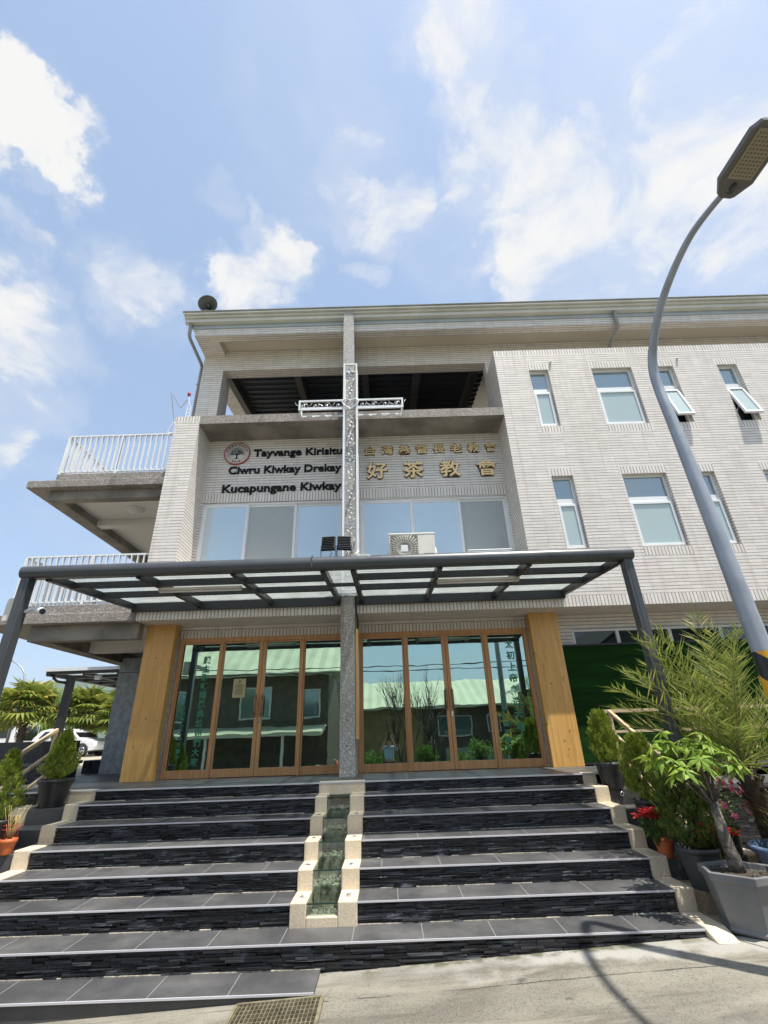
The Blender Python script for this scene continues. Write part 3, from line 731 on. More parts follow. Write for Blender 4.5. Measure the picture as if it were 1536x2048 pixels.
    # timber clad pillars
    b = MB(); b.box(-4.29, -3.78, 8.45, 8.63, 0, 2.468); b.box(-4.29, -3.80, 8.631, 8.9, 0, 2.468); b.build('wood_pillar', M_WOOD, church, bevel=.005)
    b = MB(); b.box(2.61, 3.115, 8.45, 8.63, 0, 2.468); b.box(2.63, 3.115, 8.631, 8.9, 0, 2.468); b.build('wood_pillar', M_WOOD, church, bevel=.005)
    for (xa, xb) in ((-3.799, -3.755), (2.59, 2.629)):
        b = MB(); b.box(xa, xb, 8.635, DY-.032, 0, 2.262); b.build('door_jamb_trim', M_AGG, church)
    # loft: pillars, beams, fascia
    b = MB(); b.box(-4.325, -3.81, BY, 9.36, 6.826, 9.27); b.build('loft_pillar', M_TILE, church)
    b = MB(); b.box(-4.325, 13, 8.15, 8.36, 9.27, 9.49); b.box(-4.325, -3.81, 8.361, BY, 9.272, 9.46); b.build('eave_beam', M_TILE, church)
    b = MB(); b.box(-4.32, 13, 8.361, BY, 9.44, 9.47); b.build('eave_soffit', M_PAINT, church)
    b = MB(); b.box(-4.325, 13, BY+.001, 9.12, 8.81, 9.44); b.build('loft_beam', M_TILE, church)
    b = MB(); b.add([(-4.32, 9.3, 9.02), (-3.81, 9.3, 9.02), (-3.81, 15, 9.85), (-4.32, 15, 9.85), (-4.32, 9.3, 9.4), (-3.81, 9.3, 9.4), (-3.81, 15, 10.2), (-4.32, 15, 10.2)],
                    [(0, 3, 2, 1), (0, 1, 5, 4), (1, 2, 6, 5), (3, 0, 4, 7), (4, 5, 6, 7), (2, 3, 7, 6)]); b.build('side_beam', M_TILE, church)
    b = MB(); b.box(-4.42, 13, 8.125, 8.149, 9.488, 9.80); b.build('fascia', M_FASCIA, church)
    # roof sheet (rises to the back) with a dark ribbed underside
    b = MB(); rise = .15
    b.add([(-4.6, 7.9, 9.835), (13, 7.9, 9.835), (13, 16, 9.835+8.1*rise), (-4.6, 16, 9.835+8.1*rise)], [(0, 1, 2, 3)])
    b.add([(-4.6, 7.9, 9.80), (13, 7.9, 9.80), (13, 16, 9.80+8.1*rise), (-4.6, 16, 9.80+8.1*rise)], [(3, 2, 1, 0)])
    b.add([(-4.6, 7.9, 9.80), (-4.6, 16, 9.80+8.1*rise), (-4.6, 16, 9.835+8.1*rise), (-4.6, 7.9, 9.835)], [(0, 1, 2, 3)])
    b.build('roof', M_GUTTER, church)
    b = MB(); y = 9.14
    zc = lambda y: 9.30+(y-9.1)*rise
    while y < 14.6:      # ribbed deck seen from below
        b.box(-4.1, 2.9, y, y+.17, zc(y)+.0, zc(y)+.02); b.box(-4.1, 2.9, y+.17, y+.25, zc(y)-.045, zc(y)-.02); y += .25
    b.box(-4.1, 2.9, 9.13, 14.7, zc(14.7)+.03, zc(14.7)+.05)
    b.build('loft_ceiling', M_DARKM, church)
    b = MB()
    for x in (-3.86, -2.08, -.32, 1.05, 2.55):
        b.add([(x-.08, 9.13, zc(9.13)-.34), (x+.08, 9.13, zc(9.13)-.34), (x+.08, 14.6, zc(14.6)-.34), (x-.08, 14.6, zc(14.6)-.34), (x-.08, 9.13, zc(9.13)-.03), (x+.08, 9.13, zc(9.13)-.03), (x+.08, 14.6, zc(14.6)-.03), (x-.08, 14.6, zc(14.6)-.03)],
              [(0, 3, 2, 1), (0, 1, 5, 4), (1, 2, 6, 5), (3, 0, 4, 7), (2, 3, 7, 6)])
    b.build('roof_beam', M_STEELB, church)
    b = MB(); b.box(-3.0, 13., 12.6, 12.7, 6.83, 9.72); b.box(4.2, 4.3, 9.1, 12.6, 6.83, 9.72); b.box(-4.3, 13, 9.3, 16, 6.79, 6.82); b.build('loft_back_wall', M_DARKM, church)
    b = MB(); b.box(-4.56, 13, 8.01, 8.12, 9.585, 9.684); b.box(-4.57, 13, 7.965, 8.12, 9.686, 9.744); b.box(-4.58, 13, 7.91, 8.12, 9.746, 9.79); b.build('gutter', M_GUTTER, church, bevel=.008)
    # down pipes
    b = MB(); b.tube([(-4.43, 8.06, 9.60), (-4.43, 8.09, 9.26), (-4.42, 8.14, 9.18), (-4.41, 8.86, 9.10), (-4.40, 8.93, 9.02), (-4.40, 8.93, 6.83)], .042, 8)
    b.box(-4.45, -4.35, 8.88, 8.98, 8.45, 8.47); b.build('downpipe', M_PIPE, church)
    b = MB(); b.tube([(5.76, 8.06, 9.60), (5.76, 8.10, 9.22), (5.77, 8.16, 9.16), (5.82, 8.75, 9.10), (5.82, 8.80, 9.0), (5.82, 8.80, 8.42)], .042, 8); b.build('downpipe', M_PIPE, church)
    # body behind
    b = MB(); b.box(-4.3, 13, 13.2, 16, 0, 6.78); b.box(12.9, 13, 8.1, 13.2, 0, 9.7); b.build('rear_wall', M_WHITEC, church)
build_walls()

def build_windows():
    for (x0, x1, z0, z1, zt0, zt1, op) in WINS:
        b = MB(); ya, yb = FY+.085, FY+.15
        frame(b, x0+.002, x1-.002, z0+.002, z1-.002, ya, yb, .04); b.box(x0+.04, x1-.04, ya-.006, yb, zt0, zt1)
        w = b.build('window', M_WHITE, church, bevel=.004)
        b = MB(); b.box(x0+.03, x1-.03, ya+.03, ya+.036, zt1-.01, z1-.03); b.build('pane', M_TGLASS, w)
        b = MB(); H = zt0-z0-.045; W0, W1 = x0+.03, x1-.03
        an = R(15.) if op else 0.; hz = zt0-.005 if not op else zt0-.03; hy = ya-.004
        def tr(x, yy, zz):   # sash coordinates: zz down from the hinge
            return (x, hy+yy*math.cos(an)-zz*math.sin(an), hz-zz*math.cos(an)-yy*math.sin(an))
        def sb(mb, xa, xb, y0, y1, q0, q1):
            v = [tr(x, yy, q) for q in (q0, q1) for (x, yy) in ((xa, y0), (xb, y0), (xb, y1), (xa, y1))]
            mb.add(v, [(0, 1, 2, 3), (7, 6, 5, 4), (0, 4, 5, 1), (1, 5, 6, 2), (2, 6, 7, 3), (3, 7, 4, 0)])
        if op: H -= .05
        sb(b, W0, W1, -.03, .02, 0, .05); sb(b, W0, W1, -.03, .02, H-.05, H); sb(b, W0, W0+.05, -.03, .02, .05, H-.05); sb(b, W1-.05, W1, -.03, .02, .05, H-.05)
        s_ = b.build('sash', M_WHITE, w, bevel=.004)
        b = MB(); sb(b, W0+.04, W1-.04, -.006, .0, .04, H-.04); b.build('sash_pane', M_FGLASS, w)
        if op:
            b = MB()
            b.bar((W0+.03, ya+.03, z0+.25), tr(W0+.03, 0, H*.62), .012, .012); b.bar((W1-.03, ya+.03, z0+.25), tr(W1-.03, 0, H*.62), .012, .012); b.build('stay', M_CHROME, w)
    # big sliding windows of the recessed bay
    def slider(x0, x1, z0, z1, cuts, kinds):
        b = MB(); frame(b, x0+.002, x1-.002, z0+.002, z1-.002, RY+.02, RY+.11, .035)
        w = b.build('window', M_WHITE, church, bevel=.003)
        for i, kd in enumerate(kinds):
            a, c = cuts[i]; off = .026+.026*(i if cuts[0][0] < 0 and len(cuts) else i)
            b = MB(); frame(b, a, c, z0+.035, z1-.035, RY+off, RY+off+.024, .052); w2 = b.build('sash', M_WHITE, w, bevel=.003)
            b = MB(); b.box(a+.05, c-.05, RY+off+.012, RY+off+.016, z0+.07, z1-.07)
            b.build('pane', {'b': M_BGLASS, 's': M_SCREEN}[kd], w)
    slider(-3.745, -.80, 3.42, 5.055, [(-3.71, -2.78), (-2.82, -1.78), (-1.80, -.835)], 'bsb')
    slider(-.45, 2.655, 3.42, 5.04, [(-.415, .65), (.62, 1.66), (1.62, 2.62)], 'bbs')
    # ground floor strip windows above the turf screen
    b = MB(); frame(b, 3.442, 13, 1.252, 2.205, 8.74, 8.80, .045)
    for x in (4.28, 5.25, 6.19, 7.12, 8.05, 8.98, 9.9, 10.8): b.box(x-.03, x+.03, 8.738, 8.802, 1.297, 2.160)
    w = b.build('window', M_WHITE, church, bevel=.003)
    xs = [3.46, 4.28, 5.25, 6.19, 7.12, 8.05, 8.98, 9.9, 10.8, 13]
    for i in range(9):
        b = MB(); b.box(xs[i]+.03, xs[i+1]-.03, 8.77, 8.775, 1.30, 2.155); b.build('pane', M_DKGLASS, w)
build_windows()

def build_doors():
    Z0, Z1 = kz(.114), kz(2.205); ZH = kz(2.235)
    sets = [(-3.80, -.757, [(-3.80, -3.125), (-3.02, -2.37), (-2.235, -1.612), (-1.505, -.82)]),
            (-.513, 2.655, [(-.43, .305), (.415, 1.045), (1.175, 1.805), (1.928, 2.60)])]
    for (xa, xb, gl) in sets:
        xa = -3.80 if xa < -2 else -.514; xb = -.756 if xb < 0 else 2.63; gl = [(kx(p), kx(q)) for p, q in gl]
        b = MB()
        b.box(xa, xb, DY-.03, DY+.06, ZH, 2.262)               # head
        b.box(xa, gl[0][0]-.03, DY-.03, DY+.06, 0, ZH); b.box(gl[3][1]+.03, xb, DY-.03, DY+.06, 0, ZH)
        m1 = (gl[0][1]+gl[1][0])/2; m2 = (gl[2][1]+gl[3][0])/2
        for mm in (m1, m2): b.box(mm-.022, mm+.022, DY-.045, DY+.06, 0, ZH)
        fr = b.build('door_frame', M_DOORW, church, bevel=.004)
        for k in (0, 3):
            a, c = gl[k]; l, r_ = (a-.031, m1-.023) if k == 0 else (m2+.023, c+.031)
            b = MB(); frame(b, a-.03 if k == 0 else l, c+.03 if k == 3 else r_, 0.004, ZH-.001, DY-.012, DY+.035, .03)
            b.box(l+.03, r_-.03, DY-.012, DY+.035, .034, Z0); b.box(l+.03, a, DY-.012, DY+.035, Z0, Z1) ; b.box(c, r_-.03, DY-.012, DY+.035, Z0, Z1) if c < r_-.03 else None
            sd = b.build('side_light', M_DOORW, church, bevel=.003)
            b = MB(); b.add([(a-.01, DY+.01, Z0-.01), (c+.01, DY+.01, Z0-.01), (c+.01, DY+.01, Z1+.01), (a-.01, DY+.01, Z1+.01)], [(0, 1, 2, 3)]); b.build('pane', M_DGLASS, sd)
        mid = (gl[1][1]+gl[2][0])/2
        for k in (1, 2):
            a, c = gl[k]; l, r_ = (m1+.024, mid-.003) if k == 1 else (mid+.003, m2-.024)
            b = MB()
            b.box(l, a, DY-.028, DY+.022, .006, ZH-.005); b.box(c, r_, DY-.028, DY+.022, .006, ZH-.005)
            b.box(a, c, DY-.028, DY+.022, .006, Z0); b.box(a, c, DY-.028, DY+.022, Z1, ZH-.005)
            dr = b.build('door', M_DOORW, church, bevel=.004)
            b = MB(); b.add([(a-.01, DY+.0, Z0-.01), (c+.01, DY+.0, Z0-.01), (c+.01, DY+.0, Z1+.01), (a-.01, DY+.0, Z1+.01)], [(0, 1, 2, 3)]); b.build('pane', M_DGLASS, dr)
            hx = mid-.055 if k == 1 else mid+.055
            b = MB(); b.tube([(hx, DY-.08, .94), (hx, DY-.085, 1.0), (hx, DY-.085, 1.16), (hx, DY-.08, 1.22)], [.012, .02, .02, .012], 8)
            for z in (.93, 1.22):
                b.tube([(hx, DY-.03, z), (hx, DY-.08, z)], .011, 6); b.box(hx-.012, hx+.012, DY-.036, DY-.029, z-.04, z+.04, 0); b.ball((hx-.012, DY-.08, z), .012, 5); b.ball((hx+.012, DY-.08, z), .012, 5)
            b.build('handle', mat('worn_bronze_handle', rgb(.30,.17,.10), .4, metal=.5), dr)
            if k == 2:
                b = MB(); b.box(mid+.015, mid+.045, DY-.036, DY-.029, .80, .88); b.build('lock_plate', M_CHROME, dr)
build_doors()

# ------------------------------------------------------------------ side balconies with white railings
def balcony(zt, label, x_out, slab_h, beam_bot, xb0, xb1):
    t = thing('side_balcony', label, 'balcony', (-5.7, 10, zt), 'balconies on the left flank')
    z0 = zt-slab_h
    b = MB(); b.box(x_out, -4.327, FY+.004, 12.8, z0, zt); b.build('slab', M_AGGD, t, bevel=.01)
    b = MB(); b.box(x_out+.5, -4.327, FY+.06, 12.8, zt+.001, zt+.17)
    b.build('curb', M_AGGD, t, bevel=.01)
    b = MB(); b.box(xb0, -4.328, 8.22, 8.40, beam_bot, z0-.001); b.box(xb0, xb1, 8.401, 12.7, beam_bot, z0-.001); b.build('edge_beam', M_CONC, t, bevel=.008)
    b = MB(); b.box(xb1+.001, -4.329, 8.401, 12.6, z0-.03, z0-.002); b.box(xb1+.001, -4.329, 9.55, 9.75, beam_bot+.02, z0-.031); b.build('ceiling', M_WHITEC, t)
    xr = x_out+.52; zb = zt+.17; b = MB(); ztop = zb+.93
    b.bar((xr, FY+.1, ztop), (-4.35, FY+.1, ztop), .045, .03); b.bar((xr, FY+.1, ztop), (xr, 12.6, ztop), .045, .03)
    b.bar((xr, FY+.1, zb+.06), (-4.35, FY+.1, zb+.06), .03, .03); b.bar((xr, FY+.1, zb+.06), (xr, 12.6, zb+.06), .03, .03)
    b.build('rail', M_WHITE, t)
    x = xr+.11
    while x < -4.4:
        b = MB(); b.box(x-.007, x+.007, FY+.075, FY+.125, zb+.07, ztop-.012); b.build('baluster', M_WHITE, t); x += .115
    y = FY+.22
    while y < 12.5:
        b = MB(); b.box(xr-.025, xr+.025, y-.007, y+.007, zb+.07, ztop-.012); b.build('baluster', M_WHITE, t); y += .115
    for (x, y) in ((xr, FY+.1), (-5.4, FY+.1), (xr, 10.4), (xr, 12.55)):
        b = MB(); b.box(x-.025, x+.025, y-.025, y+.025, zb, ztop-.016); b.build('post', M_WHITE, t)
balcony(5.35, 'upper pebbledash balcony with white slatted railing on the left flank', -7.05, .16, 4.99, -6.68, -6.45)
balcony(2.64, 'lower pebbledash balcony with white railing, just behind the glass canopy', -7.15, .17, 2.20, -6.25, -5.95)
b = MB(); b.lathe([(0, -.10), (.10, -.085), (.17, -.03), (.18, 0)], (-5.35, 9.05, 5.16), 20); tag(b.build('ceiling_lamp', M_WHITEC), 'round flat ceiling lamp under the upper balcony', 'lamp')
def side_wall():
    t = thing('side_wall', 'blue-grey granite tiled wall left of the wooden pillar', 'wall', (-5.2, 10.9, 0))
    b = MB(); b.box(-5.98, -4.35, 10.87, 11.5, 0, 2.30); b.build('tile_face', M_SIDE, t, bevel=.006)
    b = MB(); b.box(-5.985, -4.35, 10.865, 10.869, 1.98, 1.992); b.build('joint', M_BLACK, t)
    for (x, z, w) in ((-6.35, .0, .36), (-6.28, .27, .27)):
        b = MB(); b.box(x-.18, x+.2, 11.2+z*3, 12.6+z*3, .0, .26+z*1.1); b.build('granite_plinth', M_GRANITE, t, bevel=.005)
side_wall()
def rear_canopy():
    t = thing('side_canopy', 'dark steel side canopy with translucent panels and a single post behind the building', 'canopy', (-8, 13.5, 0))
    b = MB(); b.box(-8.52, -8.36, 13.0, 13.16, 0, 2.22); b.build('post', M_BLACK, t, bevel=.006)
    b = MB(); b.tube([(-8.8, 12.9, 2.28), (-8.8, 12.9, 2.18), (-8.72, 12.95, 2.10), (-8.5, 13.0, 2.06)], .035, 8); b.build('drain_elbow', M_BLACK, t)
    b = MB(); b.box(-8.95, -8.83, 12.8, 17.2, 2.22, 2.36); b.box(-8.95, -5.5, 12.78, 12.88, 2.26, 2.36)
    for y in (13.6, 14.4, 15.2, 16.0, 17.1): b.box(-8.83, -5.5, y-.04, y+.04, 2.23, 2.32)
    for x in (-8.0, -7.1, -6.2): b.box(x-.04, x+.04, 12.88, 17.1, 2.235, 2.315)
    b.build('frame_beam', M_BLACK, t)
    b = MB(); b.box(-8.83, -5.5, 12.89, 17.1, 2.33, 2.34); b.build('panel', M_CGLASS, t)
    b = MB(); b.box(-8.98, -5.4, 12.74, 12.79, 2.33, 2.41); b.build('eave_trim', M_WHITE, t)
    b = MB(); b.box(-7.75, -7.6, 12.95, 13.05, 2.12, 2.22); b.build('junction_box', M_WHITE, t)
rear_canopy()

# ------------------------------------------------------------------ entrance canopy
def canopy():
    t = thing('entrance_canopy', 'charcoal steel and milky glass canopy over the entrance doors', 'canopy', (-.6, 6.9, 0))
    YF, YB = 5.80, 8.04; zf, zb = 2.50, 2.655
    zr = lambda y: zf+(y-YF)/(YB-YF)*(zb-zf)
    b = MB(); prof = [(.0, -.075), (.05, -.07), (.078, -.035), (.082, .01), (.07, .055), (.035, .082), (-.04, .086), (-.08, .075), (-.08, -.075)]
    n = len(prof); xs = (-4.70, 3.265)
    vs = [(x, YF-.02-p, 2.595+q) for x in xs for (p, q) in prof]
    b.add(vs, [(i, (i+1) % n, n+(i+1) % n, n+i) for i in range(n)], 0, True); b.add([vs[i] for i in range(n)], [tuple(range(n))]); b.add([vs[n+i] for i in range(n)], [tuple(range(n))[::-1]])
    b.box(-.93, -.915, YF-.105, YF-.02, 2.52, 2.68)
    b.build('gutter_beam', M_GREY_LIT, t)
    for x, zz in ((-4.635, -1.25), (3.19, -.95)):
        b = MB(); b.box(x-.055, x+.055, YF-.05, YF+.08, zz, 2.53)
        b.box(x-.02, x+.02, YF-.055, YF-.05, zz, 2.5)
        b.build('post', M_GREY_LIT, t, bevel=.006)
    RX = [-4.40, -3.22, -1.98, -.80, -.40, .75, 1.93, 3.14]
    for i, x in enumerate(RX):
        b = MB(); w = .035 if 0 < i < 7 else .04
        b.add([(x-w, YF+.05, zr(YF)), (x+w, YF+.05, zr(YF)), (x+w, YB-.06, zr(YB)), (x-w, YB-.06, zr(YB)), (x-w, YF+.05, zr(YF)+.10), (x+w, YF+.05, zr(YF)+.10), (x+w, YB-.06, zr(YB)+.10), (x-w, YB-.06, zr(YB)+.10)],
              [(0, 3, 2, 1), (0, 1, 5, 4), (1, 2, 6, 5), (2, 3, 7, 6), (3, 0, 4, 7), (4, 5, 6, 7)])
        b.build('rafter', M_GREY_SHADE, t, bevel=.004)
    for i in range(7):
        x0, x1 = RX[i]+.037, RX[i+1]-.037
        if i == 3:
            b = MB(); z = zr(6.85)+.05; b.box(x0, x1, 6.83, 6.87, z-.02, z+.03); b.build('purlin', M_GREY_SHADE, t)
        else:
            for y in (6.36, 7.02):
                b = MB(); z = zr(y); b.box(x0, x1, y-.032, y+.032, z+.004, z+.09); b.build('purlin', M_GREY_SHADE, t)
        b = MB(); za, zc_ = zr(YF)+.105, zr(YB-.05)+.105; yb = YB-.05 if i != 3 else 7.94
        zc_ = zr(yb)+.105
        b.add([(x0-.03, YF+.04, za), (x1+.03, YF+.04, za), (x1+.03, yb, zc_), (x0-.03, yb, zc_), (x0-.03, YF+.04, za+.008), (x1+.03, YF+.04, za+.008), (x1+.03, yb, zc_+.008), (x0-.03, yb, zc_+.008)],
              [(0, 3, 2, 1), (4, 5, 6, 7), (0, 1, 5, 4), (2, 3, 7, 6)])
        b.build('glass_panel', M_CGLASS, t)
    b = MB(); b.box(-4.40, -.76, YB-.06, YB, zb-.045, zb+.11); b.box(-.51, 3.17, YB-.06, YB, zb-.045, zb+.11); b.build('wall_beam', M_GREY_SHADE, t, bevel=.004)
    return zr
ZR = canopy()
for (x0, lab) in ((-3.21, 'slim white fluorescent fitting under the left half of the canopy'), (.78, 'slim white fluorescent fitting under the right half of the canopy')):
    t = thing('tube_light', lab, 'light fitting', (x0+.58, 6.47, 2.5), 'tube lights under the canopy')
    z = ZR(6.47)-.005
    b = MB(); b.box(x0, x0+1.16, 6.43, 6.51, z-.035, z); b.box(x0-.01, x0, 6.425, 6.515, z-.05, z); b.box(x0+1.16, x0+1.17, 6.425, 6.515, z-.05, z); b.build('housing', M_IVORY, t, bevel=.003)
    b = MB(); b.tube([(x0, 6.47, z-.05), (x0+1.16, 6.47, z-.05)], .016, 10); b.build('tube', M_WHITE, t)
# cable running down beside the column
b = MB(); b.tube([(-.50, 7.98, 2.72), (-.495, 8.0, 2.6), (-.49, 8.03, 2.45), (-.47, 8.1, 2.36), (-.475, 8.16, 2.22)], .014, 6)
tag(b.build('black_cable', M_BLACK), 'black cable hanging beside the column above the wooden name board', 'cable')
def name_board():
    t = thing('wooden_sign', 'tall vertical wooden name board mounted on the side of the central column', 'sign', (-.48, 8.2, 1.5))
    b = MB(); b.box(-.511, -.465, 8.0, 8.33, .50, 2.20); b.build('plank', M_SIGNW, t, bevel=.008)
name_board()

# ------------------------------------------------------------------ the cross
def cross():
    t = thing('steel_cross', 'tall white steel lattice cross with scrollwork and a heart on the central column', 'cross', (-.57, 7.75, 2.8))
    x0, x1, yf, yb, zb, zt = -.705, -.445, 7.70, 7.93, 2.78, 7.83
    a0, a1, h0, h1 = -1.625, .50, 6.63, 6.845
    w = .034
    b = MB()
    for y in (yf, yb):
        for x in (x0, x1):
            b.box(x-w/2, x+w/2, y-w/2, y+w/2, zb, zt)
        for z in (h0, h1):
            b.box(a0, x0-w/2, y-w/2+.001, y+w/2-.001, z-w/2, z+w/2); b.box(x1+w/2, a1, y-w/2+.001, y+w/2-.001, z-w/2, z+w/2)
        for x in (a0, a1): b.box(x-w/2, x+w/2, y-w/2-.001, y+w/2+.001, h0-w/2, h1+w/2)
        b.box(x0+w/2, x1-w/2, y-w/2, y+w/2, zt-w, zt); b.box(x0+w/2, x1-w/2, y-w/2, y+w/2, zb, zb+w)
    for x in (a0, a1):
        for z in (h0, h1): b.box(x-.012, x+.012, yf+w/2, yb-w/2, z-.012, z+.012)
    for z in (zt-.02, 6.9, 6.58, 5.2, 4.0, 2.9):
        for x in (x0, x1): b.box(x-.012, x+.012, yf+w/2, yb-w/2, z-.012, z+.012)
    b.build('frame', M_WHITE, t, bevel=.003)
    cm = mat('silver_wire', rgb(.42,.42,.41), .35, metal=.6)
    rng = random.Random(2); b = MB(); balls = MB(); cx = (x0+x1)/2
    def curl(cx, cz, r, a0_, turn, flip):
        pts = []
        for i in range(16):
            u = i/15; a = a0_+flip*turn*u; rr = r*(1-.75*u); pts.append((cx+rr*math.cos(a), yf-.002, cz+rr*math.sin(a)))
        b.tube(pts, .0055, 5)
    z = zb+.12; k = 0
    while z < zt-.1:
        if not (h0-.12 < z < h1+.1):
            f = 1 if k % 2 else -1
            curl(cx+f*.02, z, .075, math.pi/2*f, 5.2, f); balls.ball((cx+f*.015, yf-.012, z), .021, 7)
            b.tube([(cx-f*.095, yf, z+.06), (cx-f*.03, yf-.004, z+.10), (cx+f*.03, yf, z+.16), (cx+f*.095, yf, z+.22)], .006, 5)
            if k % 3 == 2:
                b.tube([(cx-.1, yf, z+.2), (cx+.05, yf, z+.12), (cx-.05, yf, z+.06), (cx+.1, yf, z-.02)], .005, 5)
        z += .205; k += 1
    for s_ in (-1, 1):
        xa = x0-.12 if s_ < 0 else x1+.12
        for i in range(4):
            x = xa+s_*i*.235; z = (h0+h1)/2; f = 1 if i % 2 else -1
            curl(x, z, .07, 0, 5., f); balls.ball((x+.01, yf-.012, z-.01), .024, 7)
            b.tube([(x+s_*.06, yf, z-.09*f), (x+s_*.1, yf, z+.0), (x+s_*.16, yf, z+.02*f), (x+s_*.19, yf, z+.09*f)], .006, 5)
        pts = []
        for i in range(13): pts.append((xa+s_*i*.07, yb-.02, h0-.02+.05*math.sin(i*1.6)))
        b.tube(pts, .006, 5)
    b.build('scrollwork', cm, t); balls.build('bead', M_CHROME, t)
    for z in (7.45, 5.42, 3.95):
        b = MB(); b.box(x0+w/2, x1-w/2, yf-.01, yf+.01, z-.01, z+.01); b.box(x0+w/2, x1-w/2, yf-.01, yf+.01, z+.05, z+.07); b.build('cross_bar', cm, t)
    pts = []
    for i in range(33):
        a = 2*math.pi*i/32
        pts.append((cx+.0105*16*math.sin(a)**3, yf-.03, 6.745+.0095*(13*math.cos(a)-5*math.cos(2*a)-2*math.cos(3*a)-math.cos(4*a))))
    b = MB(); b.tube(pts, .010, 6, caps=False); b.build('heart', M_WHITE, t)
    b = MB(); b.box(cx-.1, cx+.1, yf+.03, yf+.04, 6.62, 6.86); b.build('backing_plate', M_AGG, t)
cross()

# ------------------------------------------------------------------ lettering
def text_geo(body, size=1., extrude=.0, offset=0., res=3):
    c = bpy.data.curves.new('txt', 'FONT'); c.body = body; c.size = size; c.extrude = extrude; c.offset = offset; c.resolution_u = res
    o = bpy.data.objects.new('txt', c); COL.objects.link(o)
    dg = bpy.context.evaluated_depsgraph_get(); me = bpy.data.meshes.new_from_object(o.evaluated_get(dg))
    vs = [v.co.copy() for v in me.vertices]; fs = [tuple(p.vertices) for p in me.polygons]
    bpy.data.objects.remove(o); bpy.data.curves.remove(c); bpy.data.meshes.remove(me)
    return vs, fs
def put_text(mb, body, x0, x1, z0, z1, y, depth, bold, bbox_only=None, mi=0):
    """text fitted into x0..x1, z0..z1, standing depth proud of the plane y, facing -Y"""
    vs, fs = text_geo(body, 1., .1, bold)
    if not vs: return
    ax, bx = min(v.x for v in vs), max(v.x for v in vs); az, bz = min(v.y for v in vs), max(v.y for v in vs)
    if bbox_only: az, bz = bbox_only
    sx, sz = (x1-x0)/(bx-ax), (z1-z0)/(bz-az)
    out = [(x0+(v.x-ax)*sx, y-depth/2-(v.z/.1)*depth/2, z0+(v.y-az)*sz) for v in vs]
    mb.add(out, fs, mi)
def lettering():
    t = thing('raised_lettering', 'three lines of bold black raised Latin lettering on the tiled wall', 'lettering', (-2, RY, 5.9))
    for (s, xa, xb, zb_, zt_) in (('Tayvange Kirisitu', -2.79, -.83, 6.185, 6.37), ('Ciwru Kiwkay Drekay', -3.30, -.845, 5.755, 5.945), ('Kucapungane Kiwkay', -3.385, -.84, 5.30, 5.49)):
        b = MB(); put_text(b, s, xa, xb, zb_, zt_, RY-.004, .022, .026, (0., .73)); b.build('text_line', M_BLACKL, t)
    t1 = thing('gold_lettering', 'upper row of eight small gold Chinese characters on the tiled wall', 'lettering', (1.1, RY, 6.25), 'gold lettering')
    for i, ch in enumerate('台灣基督長老教會'):
        x = -.335+i*(2.585+.335-.25)/7
        bb = MB(); put_text(bb, ch, x-.012, x+.262, 6.112, 6.368, RY-.004, .014, .038, mi=0); g = bb.build('character', M_GOLDS, t1)
        b2 = MB(); put_text(b2, ch, x, x+.25, 6.125, 6.355, RY-.020, .012, .012); b2.build('gold_face', M_GOLD, g)
    t2 = thing('gold_lettering', 'lower row of four large gold Chinese characters on the tiled wall', 'lettering', (1.1, RY, 5.7), 'gold lettering')
    for i, ch in enumerate('好茶教會'):
        x = -.29+i*(2.53+.29-.44)/3
        bb = MB(); put_text(bb, ch, x-.014, x+.454, 5.506, 5.934, RY-.004, .018, .034); g = bb.build('character', M_GOLDS, t2)
        b2 = MB(); put_text(b2, ch, x, x+.44, 5.52, 5.92, RY-.024, .022, .012); b2.build('gold_face', M_GOLD, g)
    # the round emblem
    e = thing('round_emblem', 'round white emblem with a red rim and a green tree', 'emblem', (-3.15, RY, 6.27))
    c = (-3.155, RY-.004, 6.27); ay = (0, -1, 0)
    b = MB(); b.lathe([(0, .028), (.272, .028), (.274, .0)], c, 48, ax=ay); b.build('disc', mat('emblem_white', rgb(.62,.60,.58), .4), e)
    b = MB(); b.lathe([(.270, .022), (.270, .034), (.286, .034), (.286, .0)], c, 48, ax=ay); b.lathe([(.196, .0285), (.196, .0295), (.2, .0295), (.2, .0285)], c, 48, ax=ay); b.build('rim', M_RED, e)
    rng = random.Random(8); y = RY-.034
    b = MB()
    b.add([(-3.175, y, 6.13), (-3.135, y, 6.13), (-3.145, y, 6.26), (-3.165, y, 6.26)], [(0, 1, 2, 3)]); b.add([(-3.24, y, 6.125), (-3.07, y, 6.125), (-3.13, y, 6.14), (-3.18, y, 6.14)], [(0, 1, 2, 3)])
    for k in range(9):
        a = math.pi*(.08+.84*k/8); p = Vector((-3.155, y, 6.22)); q = p+Vector((.13*math.cos(a), 0, .14*math.sin(a))); b.bar(p, q, .004, .009)
    b.build('tree_trunk', M_BLACKL, e)
    b = MB()
    for k in range(150):
        a = rng.uniform(-.25, math.pi+.25); r = .145*math.sqrt(rng.uniform(.12, 1)); p = Vector((-3.155+r*math.cos(a), y-.002, 6.255+r*math.sin(a)*.95)); a2 = rng.uniform(0, 6.28)
        b.leaf(p, (math.cos(a2), 0, math.sin(a2)), (0, 1, 0), .026, .014, 0, 0.)
    b.build('tree_leaves', mat('emblem_green', rgb(.02,.09,.045), .5), e)
    b = MB()
    for k in range(26):
        a = math.pi*(-.05+1.1*k/25); b.leaf((-3.155+.15*math.cos(a), y-.002, 6.255+.148*math.sin(a)), (math.cos(a), 0, math.sin(a)), (0, 1, 0), .026, .012, 0, 0.)
    b.build('flame_tip', M_RED, e)
    b = MB()
